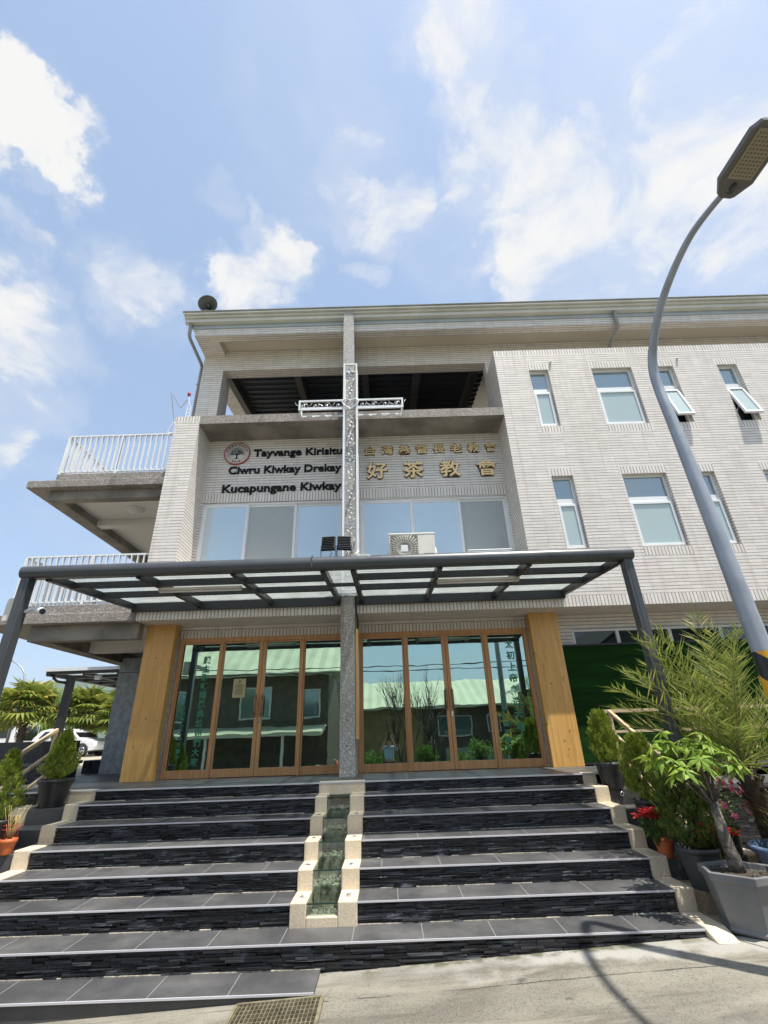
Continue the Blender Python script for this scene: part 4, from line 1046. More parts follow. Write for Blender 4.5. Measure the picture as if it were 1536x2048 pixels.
    for i, ch in enumerate('台灣基督長老教會'):
        a = math.pi*(.90-.80*i/7); cx_, cz_ = -3.155+.228*math.cos(a), 6.27+.228*math.sin(a); put_text(b, ch, cx_-.019, cx_+.019, cz_-.019, cz_+.019, RY-.033, .002, .02)
    for i, ch in enumerate('焚而不毀'):
        cx_ = -3.155+(-.078+.052*i); cz_ = 6.27-.222+.02*abs(1.5-i)/1.5; put_text(b, ch, cx_-.017, cx_+.017, cz_-.017, cz_+.017, RY-.033, .002, .02)
    b.build('emblem_text', M_BLACKL, e)
    # green verses stuck on the outer glass of the side panes
    gm = mat('green_vinyl', rgb(.03,.20,.105), .5)
    y = DY+.0085; kp = lambda b_: [tuple((kx(q[0]), q[1], kz(q[2]))) for q in b_.v]
    v = thing('vinyl_verse', 'column of green Chinese verse on the far left glass pane', 'lettering', (-3.4, DY, 1.2), 'green verses on the glass')
    for (s, x, zt_, st, sz) in (('願主耶穌賜恩典給你們大家', -3.345, 1.98, .153, .135), ('啟示錄廿二章廿一節', -3.65, 1.13, .098, .075)):
        for i, ch in enumerate(s):
            b = MB(); put_text(b, ch, x-sz/2, x+sz/2, zt_-i*st-sz, zt_-i*st, y, .002, .03); b.v = kp(b); b.build('character', gm, v)
    b = MB(); b.lathe([(.016, 0), (.034, 0), (.034, .002), (.016, .002)], (-3.345, y, .215), 16, ax=(0, -1, 0)); b.v = kp(b); b.build('full_stop', gm, v)
    v = thing('vinyl_verse', 'column of green Chinese verse on the far right glass pane', 'lettering', (2.3, DY, 1.2), 'green verses on the glass')
    for (s, x, zt_, st, sz) in (('太初上帝創造天地', 2.32, 2.10, .20, .155), ('創世記一章一節', 2.08, 1.08, .125, .085)):
        for i, ch in enumerate(s):
            b = MB(); put_text(b, ch, x-sz/2, x+sz/2, zt_-i*st-sz, zt_-i*st, y, .002, .03); b.v = kp(b); b.build('character', gm, v)
    b = MB()
    for i in range(4): b.lathe([(0, 0), (.019, 0), (.019, .002), (0, .002)], (2.33, y, .52-i*.09), 12, ax=(0, -1, 0))
    b.v = kp(b); b.build('ellipsis', gm, v)
    n_ = thing('paper_notice', 'small yellowish paper notice taped inside a left door pane', 'notice', (-2.66, DY, 1.4))
    b = MB(); b.box(-2.80, -2.575, DY-.012, DY-.009, 1.24, 1.56); b.v = kp(b); b.build('sheet', mat('yellowed_paper', rgb(.46,.40,.22), .8), n_)
    b = MB(); rng = random.Random(1)
    b.lathe([(.0, 0), (.02, 0), (.02, .001), (0, .001)], (-2.687, DY-.0125, 1.515), 12, ax=(0, -1, 0))
    for i in range(9): L = rng.uniform(.10, .17); b.box(-2.687-L/2, -2.687+L/2, DY-.0135, DY-.0125, 1.465-i*.022, 1.474-i*.022)
    b.v = kp(b); b.build('printed_text', mat('faded_ink', rgb(.12,.09,.05), .8), n_)
lettering()

# ------------------------------------------------------------------ fittings on the front
def ac_unit():
    t = thing('air_conditioner', 'ivory outdoor air conditioner with a round fan grille above the canopy', 'air conditioner', (.57, 8.3, 3.31))
    x0, x1, y0, y1, z0, z1 = .12, .985, 8.13, 8.45, 3.37, 3.985
    b = MB(); b.box(x0, x1, y0, y1, z0, z1); b.box(x0-.006, x1+.006, y0-.006, y1, z1-.03, z1+.008); b.box(x0+.05, x0+.10, y0, y1, 3.305, z0); b.box(x1-.10, x1-.05, y0, y1, 3.305, z0); b.build('casing', M_IVORY, t, bevel=.012)
    cx, cz = x0+.285, (z0+z1)/2-.01
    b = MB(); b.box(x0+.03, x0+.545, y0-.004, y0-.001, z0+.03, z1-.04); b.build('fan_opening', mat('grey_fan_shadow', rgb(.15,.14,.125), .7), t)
    b = MB()
    for k in range(32):
        a = 2*math.pi*k/32; r1 = min(.255/max(abs(math.cos(a)), 1e-3), .27/max(abs(math.sin(a)), 1e-3), .31)
        b.tube([(cx+.07*math.cos(a), y0-.022, cz+.07*math.sin(a)), (cx+.18*math.cos(a+.06), y0-.026, cz+.18*math.sin(a+.06)), (cx+r1*math.cos(a+.1), y0-.008, cz+r1*math.sin(a+.1))], .0055, 4)
    for r in (.14, .21, .25): b.tube([(cx+r*math.cos(2*math.pi*i/28), y0-.026, cz+r*math.sin(2*math.pi*i/28)) for i in range(29)], .0035, 4, caps=False)
    b.build('fan_grille', M_IVORY, t)
    b = MB(); b.box(cx-.065, cx+.065, y0-.034, y0-.02, cz-.065, cz+.065); b.build('fan_hub', M_WHITE, t, bevel=.03)
    b = MB()
    for i in range(3): b.box(x1-.21+i*.062, x1-.16+i*.062, y0-.003, y0-.001, z0+.155, z0+.205)
    b.build('warning_label', M_GREYD, t)
    b = MB(); b.tube([(x1+.01, y0+.1, z0+.35), (x1+.03, y0+.1, z0+.2), (x1+.03, y0+.1, z0+.02)], .015, 6); b.build('pipe_cover', M_IVORY, t)
    t = thing('slim_unit', 'low white slatted air unit at the right end of the window ledge', 'air unit', (2.0, 8.3, 3.31))
    b = MB(); b.box(1.60, 2.40, 8.14, 8.42, 3.34, 3.60); b.box(1.59, 2.41, 8.13, 8.42, 3.60, 3.618); b.box(1.65, 1.7, 8.15, 8.4, 3.305, 3.34); b.box(2.3, 2.35, 8.15, 8.4, 3.305, 3.34); b.build('casing', M_WHITE, t, bevel=.01)
    b = MB()
    for i in range(7): b.box(1.64, 2.36, 8.128, 8.139, 3.37+i*.03, 3.385+i*.03)
    b.build('louvre', M_IVORY, t)
ac_unit()
def floodlight(x, yaw, label):
    t = thing('floodlight', label, 'floodlight', (x, 5.95, 2.68), 'floodlights on the canopy edge')
    c = Vector((x, 6.0, 2.965)); rot = Matrix.Rotation(R(yaw), 3, 'Z') @ Matrix.Rotation(R(-14), 3, 'X')
    ax = rot @ Vector((1, 0, 0)); ay = rot @ Vector((0, 1, 0)); az = rot @ Vector((0, 0, 1))
    b = MB(); b.obox(c, ax*.095, ay*.022, az*.11)
    for i in range(7): b.obox(c-ay*.03+az*(-.085+i*.028), ax*.085, ay*.012, az*.004)
    b.build('housing', M_BLACK, t, bevel=.006)
    b = MB(); b.obox(c-ay*.024-az*.085, ax*.09, ay*.004, az*.024); b.obox(c+ay*.024, ax*.08, ay*.003, az*.09); b.build('lens', M_DKGLASS, t)
    b = MB(); 
    for s_ in (-1, 1): b.bar(c+ax*.1*s_-az*.04, Vector((x+.1*s_*ax.x, 5.97, 2.73)), .008, .02)
    b.box(x-.11, x+.11, 5.95, 5.99, 2.705, 2.735); b.tube([c-az*.1+ax*.03, (x+.05, 5.97, 2.80), (x, 5.98, 2.735)], .005, 5)
    b.build('bracket', M_BLACK, t)
floodlight(-.748, -4, 'left of the two black floodlights clamped on the canopy edge')
floodlight(-.53, 8, 'right of the two black floodlights clamped on the canopy edge')
b = MB(); b.box(-.32, -.20, 5.93, 6.02, 2.69, 2.77); b.tube([(-.20, 5.97, 2.73), (-.17, 5.97, 2.73)], .035, 10); b.tube([(-.40, 6.0, 2.69), (-.38, 6.0, 2.78), (-.33, 5.99, 2.84)], .018, 6)
tag(b.build('conduit_box', M_IVORY), 'small ivory conduit box beside the floodlights', 'junction box')
def camera_dome():
    t = thing('security_camera', 'white bullet security camera beside the left canopy post', 'camera', (-4.42, 6.0, 2.1))
    b = MB(); b.bar((-4.58, 5.85, 2.10), (-4.48, 5.84, 2.14), .035, .03); b.build('arm', M_WHITE, t)
    b = MB(); b.tube([(-4.50, 5.96, 2.155), (-4.29, 5.76, 2.075)], .045, 12); b.build('body', M_WHITE, t)
    b = MB(); b.tube([(-4.29, 5.76, 2.075), (-4.285, 5.755, 2.073)], .036, 12); b.build('lens', M_BLACK, t)
    t2 = thing('junction_box', 'pale yellow box fixed to the outer side of the left canopy post', 'junction box', (-4.66, 5.9, 2.1))
    b = MB(); b.box(-4.83, -4.692, 5.82, 5.95, 1.98, 2.28); b.build('box', M_IVORY, t2, bevel=.01)
camera_dome()
def horn():
    t = thing('horn_speaker', 'grey horn loudspeaker on the roof edge above the left corner', 'loudspeaker', (-4.15, 8.2, 9.78))
    c = Vector((-4.20, 8.25, 10.44)); d = Vector((.18, -.93, -.30)).normalized()
    prof = [(.035, -.34), (.05, -.2), (.09, -.1), (.16, -.02), (.225, .04), (.235, .05), (.225, .045), (.155, -.01), (.085, -.09), (.05, -.12)]
    b = MB(); b.lathe(prof, c, 28, ax=d); b.build('horn', mat('grey_green_horn', rgb(.055,.062,.052), .55, var=.15), t)
    b = MB(); b.lathe([(0, .02), (.03, .01), (.045, -.04), (.05, -.12)], c, 14, ax=d); b.build('driver', M_GREYD, t)
    b = MB(); b.tube([c+Vector((0, .1, -.1)), (-4.20, 8.3, 10.0), (-4.20, 8.3, 9.78)], .025, 8); b.box(-4.4, -3.98, 8.15, 8.4, 9.77, 9.80); b.box(-4.25, -4.15, 8.2, 8.35, 10.05, 10.22)
    b.build('bracket', M_GREYD, t)
horn()
def antenna():
    t = thing('roof_mast', 'small white lattice mast with a red lamp on top of the left pier', 'mast', (-4.18, 8.25, 6.83))
    b = MB()
    for dx in (-.05, .05): b.bar((-4.19+dx, 8.25, 6.83), (-4.19+dx*.6, 8.25, 7.28), .014, .014)
    for i in range(4): b.bar((-4.24, 8.25, 6.85+i*.1), (-4.14, 8.25, 6.93+i*.1), .01, .01)
    b.bar((-4.19, 8.25, 7.28), (-4.235, 8.25, 7.55), .02, .02); b.build('lattice', M_WHITE, t)
    b = MB(); b.lathe([(.0, 0), (.03, 0), (.035, .06), (.025, .1), (0, .11)], (-4.245, 8.25, 7.55), 10); b.build('red_lamp', mat('red_lamp_plastic', rgb(.35,.03,.03), .3), t)
    b = MB(); b.bar((-4.63, 8.2, 7.62), (-4.44, 8.2, 6.84), .016, .016); b.bar((-4.58, 8.2, 7.55), (-4.36, 8.2, 7.18), .014, .014); b.bar((-4.36, 8.2, 7.18), (-4.25, 8.22, 7.42), .014, .014)
    b.build('strut', M_PIPE, t)
    b = MB(); b.bar((-4.42, 8.2, 6.87), (-4.53, 8.2, 6.53), .018, .018); b.bar((-4.53, 8.2, 6.53), (-4.335, 8.2, 6.51), .018, .018); b.bar((-4.44, 8.2, 6.84), (-4.335, 8.2, 6.60), .018, .018); b.build('bracket_frame', M_WHITE, t)
antenna()
for x in (3.99, 6.93):
    pass
def wall_spots():
    for i, (x, lab) in enumerate(((3.92, 'tiny white wall fitting above the leftmost top window'), (6.79, 'tiny white wall fitting left of the far top open window'))):
        b = MB(); b.lathe([(0, .055), (.02, .05), (.028, .02), (.022, 0)], (x, FY, 8.02), 10, ax=(0, -1, 0)); tag(b.build('wall_fitting', M_IVORY), lab, 'wall fitting', 'wall fittings')
wall_spots()

# ------------------------------------------------------------------ street lamp
def lamp_stripes():
    mt = bpy.data.materials.new('black_yellow_band'); mt.use_nodes = True; n = NT(mt.node_tree); b = n.n['Principled BSDF']
    x, y, z = n.sep(n.new('ShaderNodeNewGeometry').outputs['Position'])
    ang = n.math('ARCTAN2', n.math('SUBTRACT', y, 4.0), n.math('SUBTRACT', x, 3.12))
    f = n.math('FRACT', n.math('ADD', n.math('MULTIPLY', n.math('ADD', z, 5.), 2.3), n.math('MULTIPLY', ang, .159)))
    n.put(b.inputs['Base Color'], n.mix(n.math('GREATER_THAN', f, .5), rgb(.02,.02,.025), rgb(.75,.38,.02))); b.inputs['Roughness'].default_value = .4
    return mt
def street_lamp():
    X = 3.12; t = thing('street_lamp', 'tall curved grey street lamp with a flat LED head at the right', 'street lamp', (X, 4.0, street_z(X)))
    pts = [(X, 4.10, street_z(X)+.02), (X, 4.10, 1.0), (X, 4.11, 2.2), (X, 4.13, 3.2), (X, 4.16, 3.8), (X, 4.155, 4.15), (X, 4.06, 4.48), (X, 3.84, 4.76), (X, 3.50, 4.91), (X, 3.10, 4.97), (X, 2.76, 4.95), (X, 2.52, 4.90)]
    rs = [.13, .112, .100, .088, .077, .060, .052, .049, .046, .044, .040, .034]
    key = [(4.0, street_z(X)+.02, .094), (4.0, .2, .084), (4.0, 1.0, .077), (4.01, 1.6, .0725), (4.03, 2.5, .0655), (4.06, 3.36, .057), (4.085, 3.95, .051), (4.05, 4.22, .049), (3.92, 4.43, .045), (3.66, 4.66, .040), (3.32, 4.81, .036), (2.97, 4.87, .032), (2.66, 4.82, .028), (2.46, 4.755, .026)]
    pts, rs = [], []
    for i in range(len(key)-1):
        p0, p1, p2, p3 = key[max(i-1, 0)], key[i], key[i+1], key[min(i+2, len(key)-1)]
        for q in range(5):
            u = q/5; w = [.5*(2*p1[j]+(p2[j]-p0[j])*u+(2*p0[j]-5*p1[j]+4*p2[j]-p3[j])*u*u+(-p0[j]+3*p1[j]-3*p2[j]+p3[j])*u**3) for j in range(3)]
            pts.append((X, w[0], w[1])); rs.append(w[2])
    pts.append((X, key[-1][0], key[-1][1])); rs.append(key[-1][2])
    b = MB(); b.tube(pts, rs, 20); b.build('pole', M_LAMPG, t)
    b = MB(); b.lathe([(.0555, 0), (.0545, .02)], (X, 4.063, 3.40), 20); b.build('pole_seam', M_GREYD, t)
    b = MB(); b.lathe([(.089, .0), (.081, 1.05)], (X, 4.0, .02), 24); b.build('warning_band', lamp_stripes(), t)
    b = MB(); b.lathe([(.10, 0), (.22, 0), (.22, .03), (.10, .03)], (X, 4.0, street_z(X)), 20); b.build('base_plate', M_LAMPG, t)
    # head: an elongated bevelled plate, slightly tilted upward
    hx = X+.035; c = Vector((hx, 2.255, 4.775)); u = Vector((.08, -1., .04)).normalized(); s_ = Vector((1., .10, 0)).normalized(); up = s_.cross(u); up = up if up.z > 0 else -up
    out = [(-.285, .045), (-.27, .075), (-.155, .158), (.215, .158), (.285, .105), (.285, -.105), (.215, -.158), (-.155, -.158), (-.27, -.075), (-.285, -.045)]
    b = MB(); n = len(out)
    vs = [c+u*a+s_*w-up*.03 for a, w in out]+[c+u*a+s_*w+up*.02 for a, w in out]+[c+u*a*.9+s_*w*.8+up*.06 for a, w in out]
    b.add(vs, [tuple(range(n)), tuple(range(2*n, 3*n))[::-1]]+[(i, n+i, n+(i+1) % n, (i+1) % n) for i in range(n)]+[(n+i, 2*n+i, 2*n+(i+1) % n, n+(i+1) % n) for i in range(n)]); b.build('lamp_head', mat('lamp_head_grey', rgb(.13,.125,.115), .5), t, bevel=.006)
    b = MB(); b.obox(c+u*.055-up*.034, u*.18, s_*.108, up*.004); b.build('led_panel', mat('led_lens', rgb(.30,.26,.17), .35), t)
    b = MB()
    for i in range(12):
        for j in range(6): b.obox(c+u*(-.10+i*.028)+s_*(-.08+j*.032)-up*.039, u*.006, s_*.006, up*.002)
    b.build('led_chip', mat('led_chip_brown', rgb(.14,.10,.05), .4), t)
    b = MB(); b.obox(c-u*.205-up*.035, u*.035, s_*.02, up*.012); b.lathe([(.0, .0), (.016, .0), (.016, .02), (0, .02)], c-u*.17-up*.05, 10); b.build('clamp', M_GREYD, t)
street_lamp()

# ------------------------------------------------------------------ turf screen, drain grate
def turf():
    t = thing('turf_screen', 'dark green artificial turf screen right of the wooden pillar', 'screen', (7, 8.3, 0))
    b = MB(); b.box(3.13, 12.9, 8.50, 8.54, .05, 1.87); b.build('turf_panel', M_TURF, t)
    b = MB(); b.box(3.118, 12.9, 8.485, 8.55, 1.871, 1.90); b.box(3.118, 12.9, 8.485, 8.55, .02, .049); b.box(3.119, 3.13, 8.49, 8.55, .05, 1.87); b.build('edging', M_BLACK, t)
turf()
def grate():
    z = street_z(-.9)+.012
    t = thing('drain_grate', 'galvanised steel drain grate set in the street at the foot of the stairs', 'drain grate', (-.88, 4.5, z))
    M = mat('galvanised_grate', rgb(.22,.19,.12), .55, metal=.3, var=.3, varscale=14)
    P = lambda x, y: Vector((x, y, street_z(x)+.012))
    b = MB()
    for (p, q) in (((-1.17, 4.16), (-.545, 4.16)), ((-1.17, 4.625), (-.545, 4.625)), ((-1.17, 4.16), (-1.17, 4.625)), ((-.545, 4.16), (-.545, 4.625))): b.bar(P(*p), P(*q), .022, .03)
    b.build('grate_frame', M, t)
    b = MB()
    for i in range(20): x = -1.15+i*.0312; b.bar(P(x, 4.17), P(x, 4.62), .006, .022)
    for i in range(8): y = 4.20+i*.055; b.bar(P(-1.16, y), P(-.555, y), .006, .016)
    b.build('grate_bars', M, t)
    b = MB(); b.add([P(-1.17, 4.16)-Vector((0, 0, .009)), P(-.545, 4.16)-Vector((0, 0, .009)), P(-.545, 4.625)-Vector((0, 0, .009)), P(-1.17, 4.625)-Vector((0, 0, .009))], [(0, 1, 2, 3)]); b.build('pit_shade', M_BLACK, t)  # flat black sheet just above the street paints the shade below the bars
grate()

# ------------------------------------------------------------------ plants
def round_pot(t, c, r0, r1, h, m, rim=.02):
    b = MB(); x, y, z = c
    b.lathe([(0, .001), (r0, .001), (r0*1.02, .01), (r1*.97, h-.05), (r1*.98, h-.045), (r1+rim*.6, h-.04), (r1+rim*.6, h), (r1-.006, h), (r1-.02, h-.06), (0, h-.06)], c, 28)
    b.build('pot', m, t)
    b = MB(); b.lathe([(r1-.012, 0), (r1*.5, .012), (0, .015)], (x, y, z+h-.055), 18); b.build('soil', M_SOIL, t)

def conifer(label, c, r0, r1, ph, H, RAD, seed, m, narrow=.5, n=2600, group='potted conifers beside the stairs'):
    t = thing('potted_conifer', label, 'potted conifer', c, group)
    round_pot(t, c, r0, r1, ph, M_POTB if seed != 33 else mat('charcoal_pot', rgb(.05,.053,.055), .5, var=.15), )
    x, y, z = c; z += ph-.04; rng = random.Random(seed)
    b = MB(); b.tube([(x, y, z-.02), (x+.005, y, z+H*.5), (x, y, z+H*.8)], [.022, .014, .005], 7); b.build('trunk', M_BARKD, t)
    prof = lambda u: (min(1, (u/.18)**.6) if u < .18 else 1)*((1-max(0, u-.25)/.75)**narrow)
    b = MB()
    # upright flattened sprays built from little scale-leaf fans
    for k in range(n//4):
        u = rng.random()**.85; a = rng.uniform(0, 6.283); lump = 1+.16*math.sin(a*3+u*9+seed)+.10*math.sin(a*5-u*14)
        r = RAD*prof(u)*lump*math.sqrt(rng.uniform(.30, 1.))
        p = Vector((x+r*math.cos(a), y+r*math.sin(a), z+.02+u*H*.93))
        out = Vector((math.cos(a), math.sin(a), 0)); d = (out*rng.uniform(.15, .75)+Vector((0, 0, 1))*rng.uniform(.6, 1.1)+Vector((rng.uniform(-.3, .3), rng.uniform(-.3, .3), 0))).normalized()
        pl = Vector((rng.uniform(-1, 1), rng.uniform(-1, 1), .2)).normalized(); sd = d.cross(pl).normalized()
        L = rng.uniform(.04, .075)
        for q in range(6):
            f = q/5; s_ = 1 if q % 2 else -1
            dd = (d*(.8)+sd*s_*(.75-.5*f)).normalized() if q < 5 else d
            b.leaf(p+d*L*.75*f, dd, pl, L*(.62-.2*f), .0125, 0, .1)
    b.build('foliage', m, t)
    return t
conifer('small rounded golden conifer in a black pot at the right end of the landing', (2.90, 7.02, ZS[1]-.03), .12, .165, .30, .66, .175, 31, M_THUJA, .36, 4800)
conifer('taller golden conifer in a black pot second down the right flight', (2.98, 6.30, ZS[3]-.03), .12, .165, .30, .72, .22, 32, M_THUJA, .36, 5400)
conifer('large dark green conifer in a charcoal pot behind the grey hexagonal planter', (2.99, 5.56, ZS[5]-.03), .13, .185, .33, .86, .285, 33, M_THUJAD, .34, 8200)
conifer('pointed golden conifer in a black pot beside the top left steps', (-4.43, 7.075, ZS[1]-.029), .135, .20, .32, .62, .20, 34, M_THUJA, .75, 4800)
conifer('pointed green conifer in a black pot cut by the left picture edge', (-4.50, 6.25, ZS[3]-.03), .135, .20, .33, .74, .21, 35, M_THUJA, .75, 4800)

def hex_planter():
    x, y, z = 3.07, 5.11, street_z(3.0)+.004
    z = street_z(3.02)+.002
    t = thing('hexagonal_planter', 'big grey six-sided planter with a leaning bare trunk and bright palmate leaves', 'planter', (x, y, z))
    b = MB(); H = .42
    b.lathe([(0, .0), (.258, .0), (.272, .012), (.272, .03), (.258, .04), (.315, H-.07), (.325, H-.065), (.34, H-.06), (.34, H), (.30, H), (.29, H-.05), (0, H-.05)], (x, y, z), 6, sm=False, phase=R(14)); b.build('pot', M_POTG, t, bevel=.007)
    b = MB(); b.lathe([(.29, 0), (.15, .02), (0, .03)], (x, y, z+H-.05), 6, phase=R(14))
    rng = random.Random(4)
    for _ in range(160):
        a = rng.uniform(0, 6.28); r = .25*math.sqrt(rng.random()); b.leaf((x+r*math.cos(a), y+r*math.sin(a), z+H-.035), (math.cos(a*7), math.sin(a*7), .3), (0, 0, 1), rng.uniform(.02, .05), .012)
    b.build('soil', M_SOIL, t)
    base = Vector((x-.02, y, z+H-.04)); top = Vector((x-.03, y+.05, z+H+.50))
    b = MB(); b.tube([base, base+Vector((.0, .01, .12)), base+Vector((-.02, .02, .28)), top], [.068, .056, .050, .038], 12)
    twigs = []
    for k, (dx, dy, dz) in enumerate(((-.42, -.05, .40), (-.26, .08, .50), (-.10, -.12, .36), (.10, .08, .52), (.22, -.10, .28), (-.32, -.16, .22), (.02, .18, .42), (-.46, .1, .28), (.16, .02, .40))):
        tip = top+Vector((dx, dy, dz)); mid = top+Vector((dx*.45, dy*.45, dz*.62)); twigs.append((top, mid, tip)); b.tube([top-Vector((0, 0, .05)), mid, tip], [.016, .010, .006], 6)
    b.build('trunk', M_BARK, t)
    b = MB()
    for (p0, mid, tip) in twigs:
        for q in range(5):
            f = rng.uniform(.40, 1.05); c = mid.lerp(tip, f)+Vector((rng.uniform(-.06, .06), rng.uniform(-.06, .06), rng.uniform(-.02, .06)))
            pd = Vector((rng.uniform(-1, 1), rng.uniform(-1, 1), rng.uniform(.1, .8))).normalized(); hub = c+pd*rng.uniform(.04, .10)
            b.tube([c, hub], .003, 4)
            ax = (pd+Vector((0, 0, .8))).normalized(); e1 = ax.cross(Vector((.3, .9, .1))).normalized(); e2 = ax.cross(e1)
            nl = rng.randint(6, 7)
            for i in range(nl):
                a = 6.283*i/nl+rng.uniform(-.15, .15); d = (e1*math.cos(a)+e2*math.sin(a)-ax*rng.uniform(.1, .45)).normalized(); L = rng.uniform(.10, .17)
                # two-piece leaflet with a droop
                m_ = hub+d*L*.5; d2 = (d-Vector((0, 0, .45))).normalized(); sd = d.cross(ax).normalized(); w = L*.16
                b.add([hub, m_+sd*w-ax*.004, m_+d2*L*.55, m_-sd*w-ax*.004, m_+ax*.004], [(0, 1, 4), (0, 4, 3), (1, 2, 4), (4, 2, 3)])
    b.build('foliage', M_SCHEF, t)
hex_planter()

def date_palm():
    base = Vector((3.93, 5.75, -.55)); top = Vector((3.80, 5.72, .12))
    t = thing('date_palm', 'spiky young date palm with arching feathery fronds at the right', 'palm', tuple(base))
    b = MB(); b.tube([base-Vector((0, 0, .5)), base.lerp(top, .5), top], [.12, .10, .09], 10)
    rng = random.Random(21)
    for k in range(60):
        u = rng.random(); a = rng.uniform(0, 6.28); p = base.lerp(top, u); d = Vector((math.cos(a), math.sin(a), 1.5)).normalized(); b.bar(p+Vector((math.cos(a), math.sin(a), 0))*.07, p+Vector((math.cos(a), math.sin(a), 0))*.08+d*.12, .03, .015)
    b.build('trunk', M_BARKD, t)
    tips = [(2.50, 5.55, .93), (2.95, 5.3, 1.42), (3.30, 5.75, 1.62), (3.72, 5.6, 1.75), (4.2, 5.7, 1.55), (4.6, 5.5, 1.2), (2.75, 6.1, .55), (3.0, 5.05, .75), (3.55, 4.95, 1.15), (4.1, 4.9, .9), (3.25, 5.35, 1.05), (4.75, 5.9, .75), (3.5, 6.6, 1.3), (4.3, 6.5, 1.4), (3.05, 6.4, 1.2), (3.9, 5.2, 1.5), (4.5, 5.1, .55), (3.35, 4.95, .50), (2.85, 5.7, 1.12), (3.6, 5.2, 1.45), (4.9, 5.5, 1.6), (3.15, 5.9, .8), (4.5, 5.25, .05), (4.2, 4.95, -.15), (3.35, 5.15, .10), (4.7, 5.6, .35), (3.9, 4.85, .25), (2.6, 5.8, .75), (3.0, 5.7, 1.5)]
    fr = MB(); ra = MB()
    for tp in tips:
        tip = Vector(tp); v = tip-top; L = v.length; mid = top+v*.5+Vector((0, 0, .16*L)); pts = []
        for i in range(15):
            u = i/14; pts.append(top*(1-u)**2+mid*2*u*(1-u)+tip*u*u)
        ra.tube(pts, [.013*(1-.8*i/14) for i in range(15)], 5)
        nL = int(27*min(1.3, L/1.1))
        for i in range(nL):
            u = .14+.86*i/nL; p = top*(1-u)**2+mid*2*u*(1-u)+tip*u*u; d = ((mid-top)*(1-u)+(tip-mid)*u).normalized()
            sd = d.cross(Vector((0, 0, 1))).normalized(); upn = sd.cross(d)
            ll = .36*(math.sin(math.pi*min(1, u*.85+.12)))**.6*rng.uniform(.75, 1.15)
            for s_ in (-1, 1):
                dd = (d*rng.uniform(.45, 1.0)+sd*s_*rng.uniform(.6, .95)+upn*rng.uniform(-.25, .7)).normalized(); fr.leaf(p, dd, upn, ll, .0145, 0, .4)
        fr.leaf(tip, (tip-mid).normalized(), (0, 0, 1), .2, .012)
    fr.build('frond', M_PALM, t); ra.build('frond_stem', mat('palm_rachis', rgb(.22,.22,.07), .6), t)
date_palm()

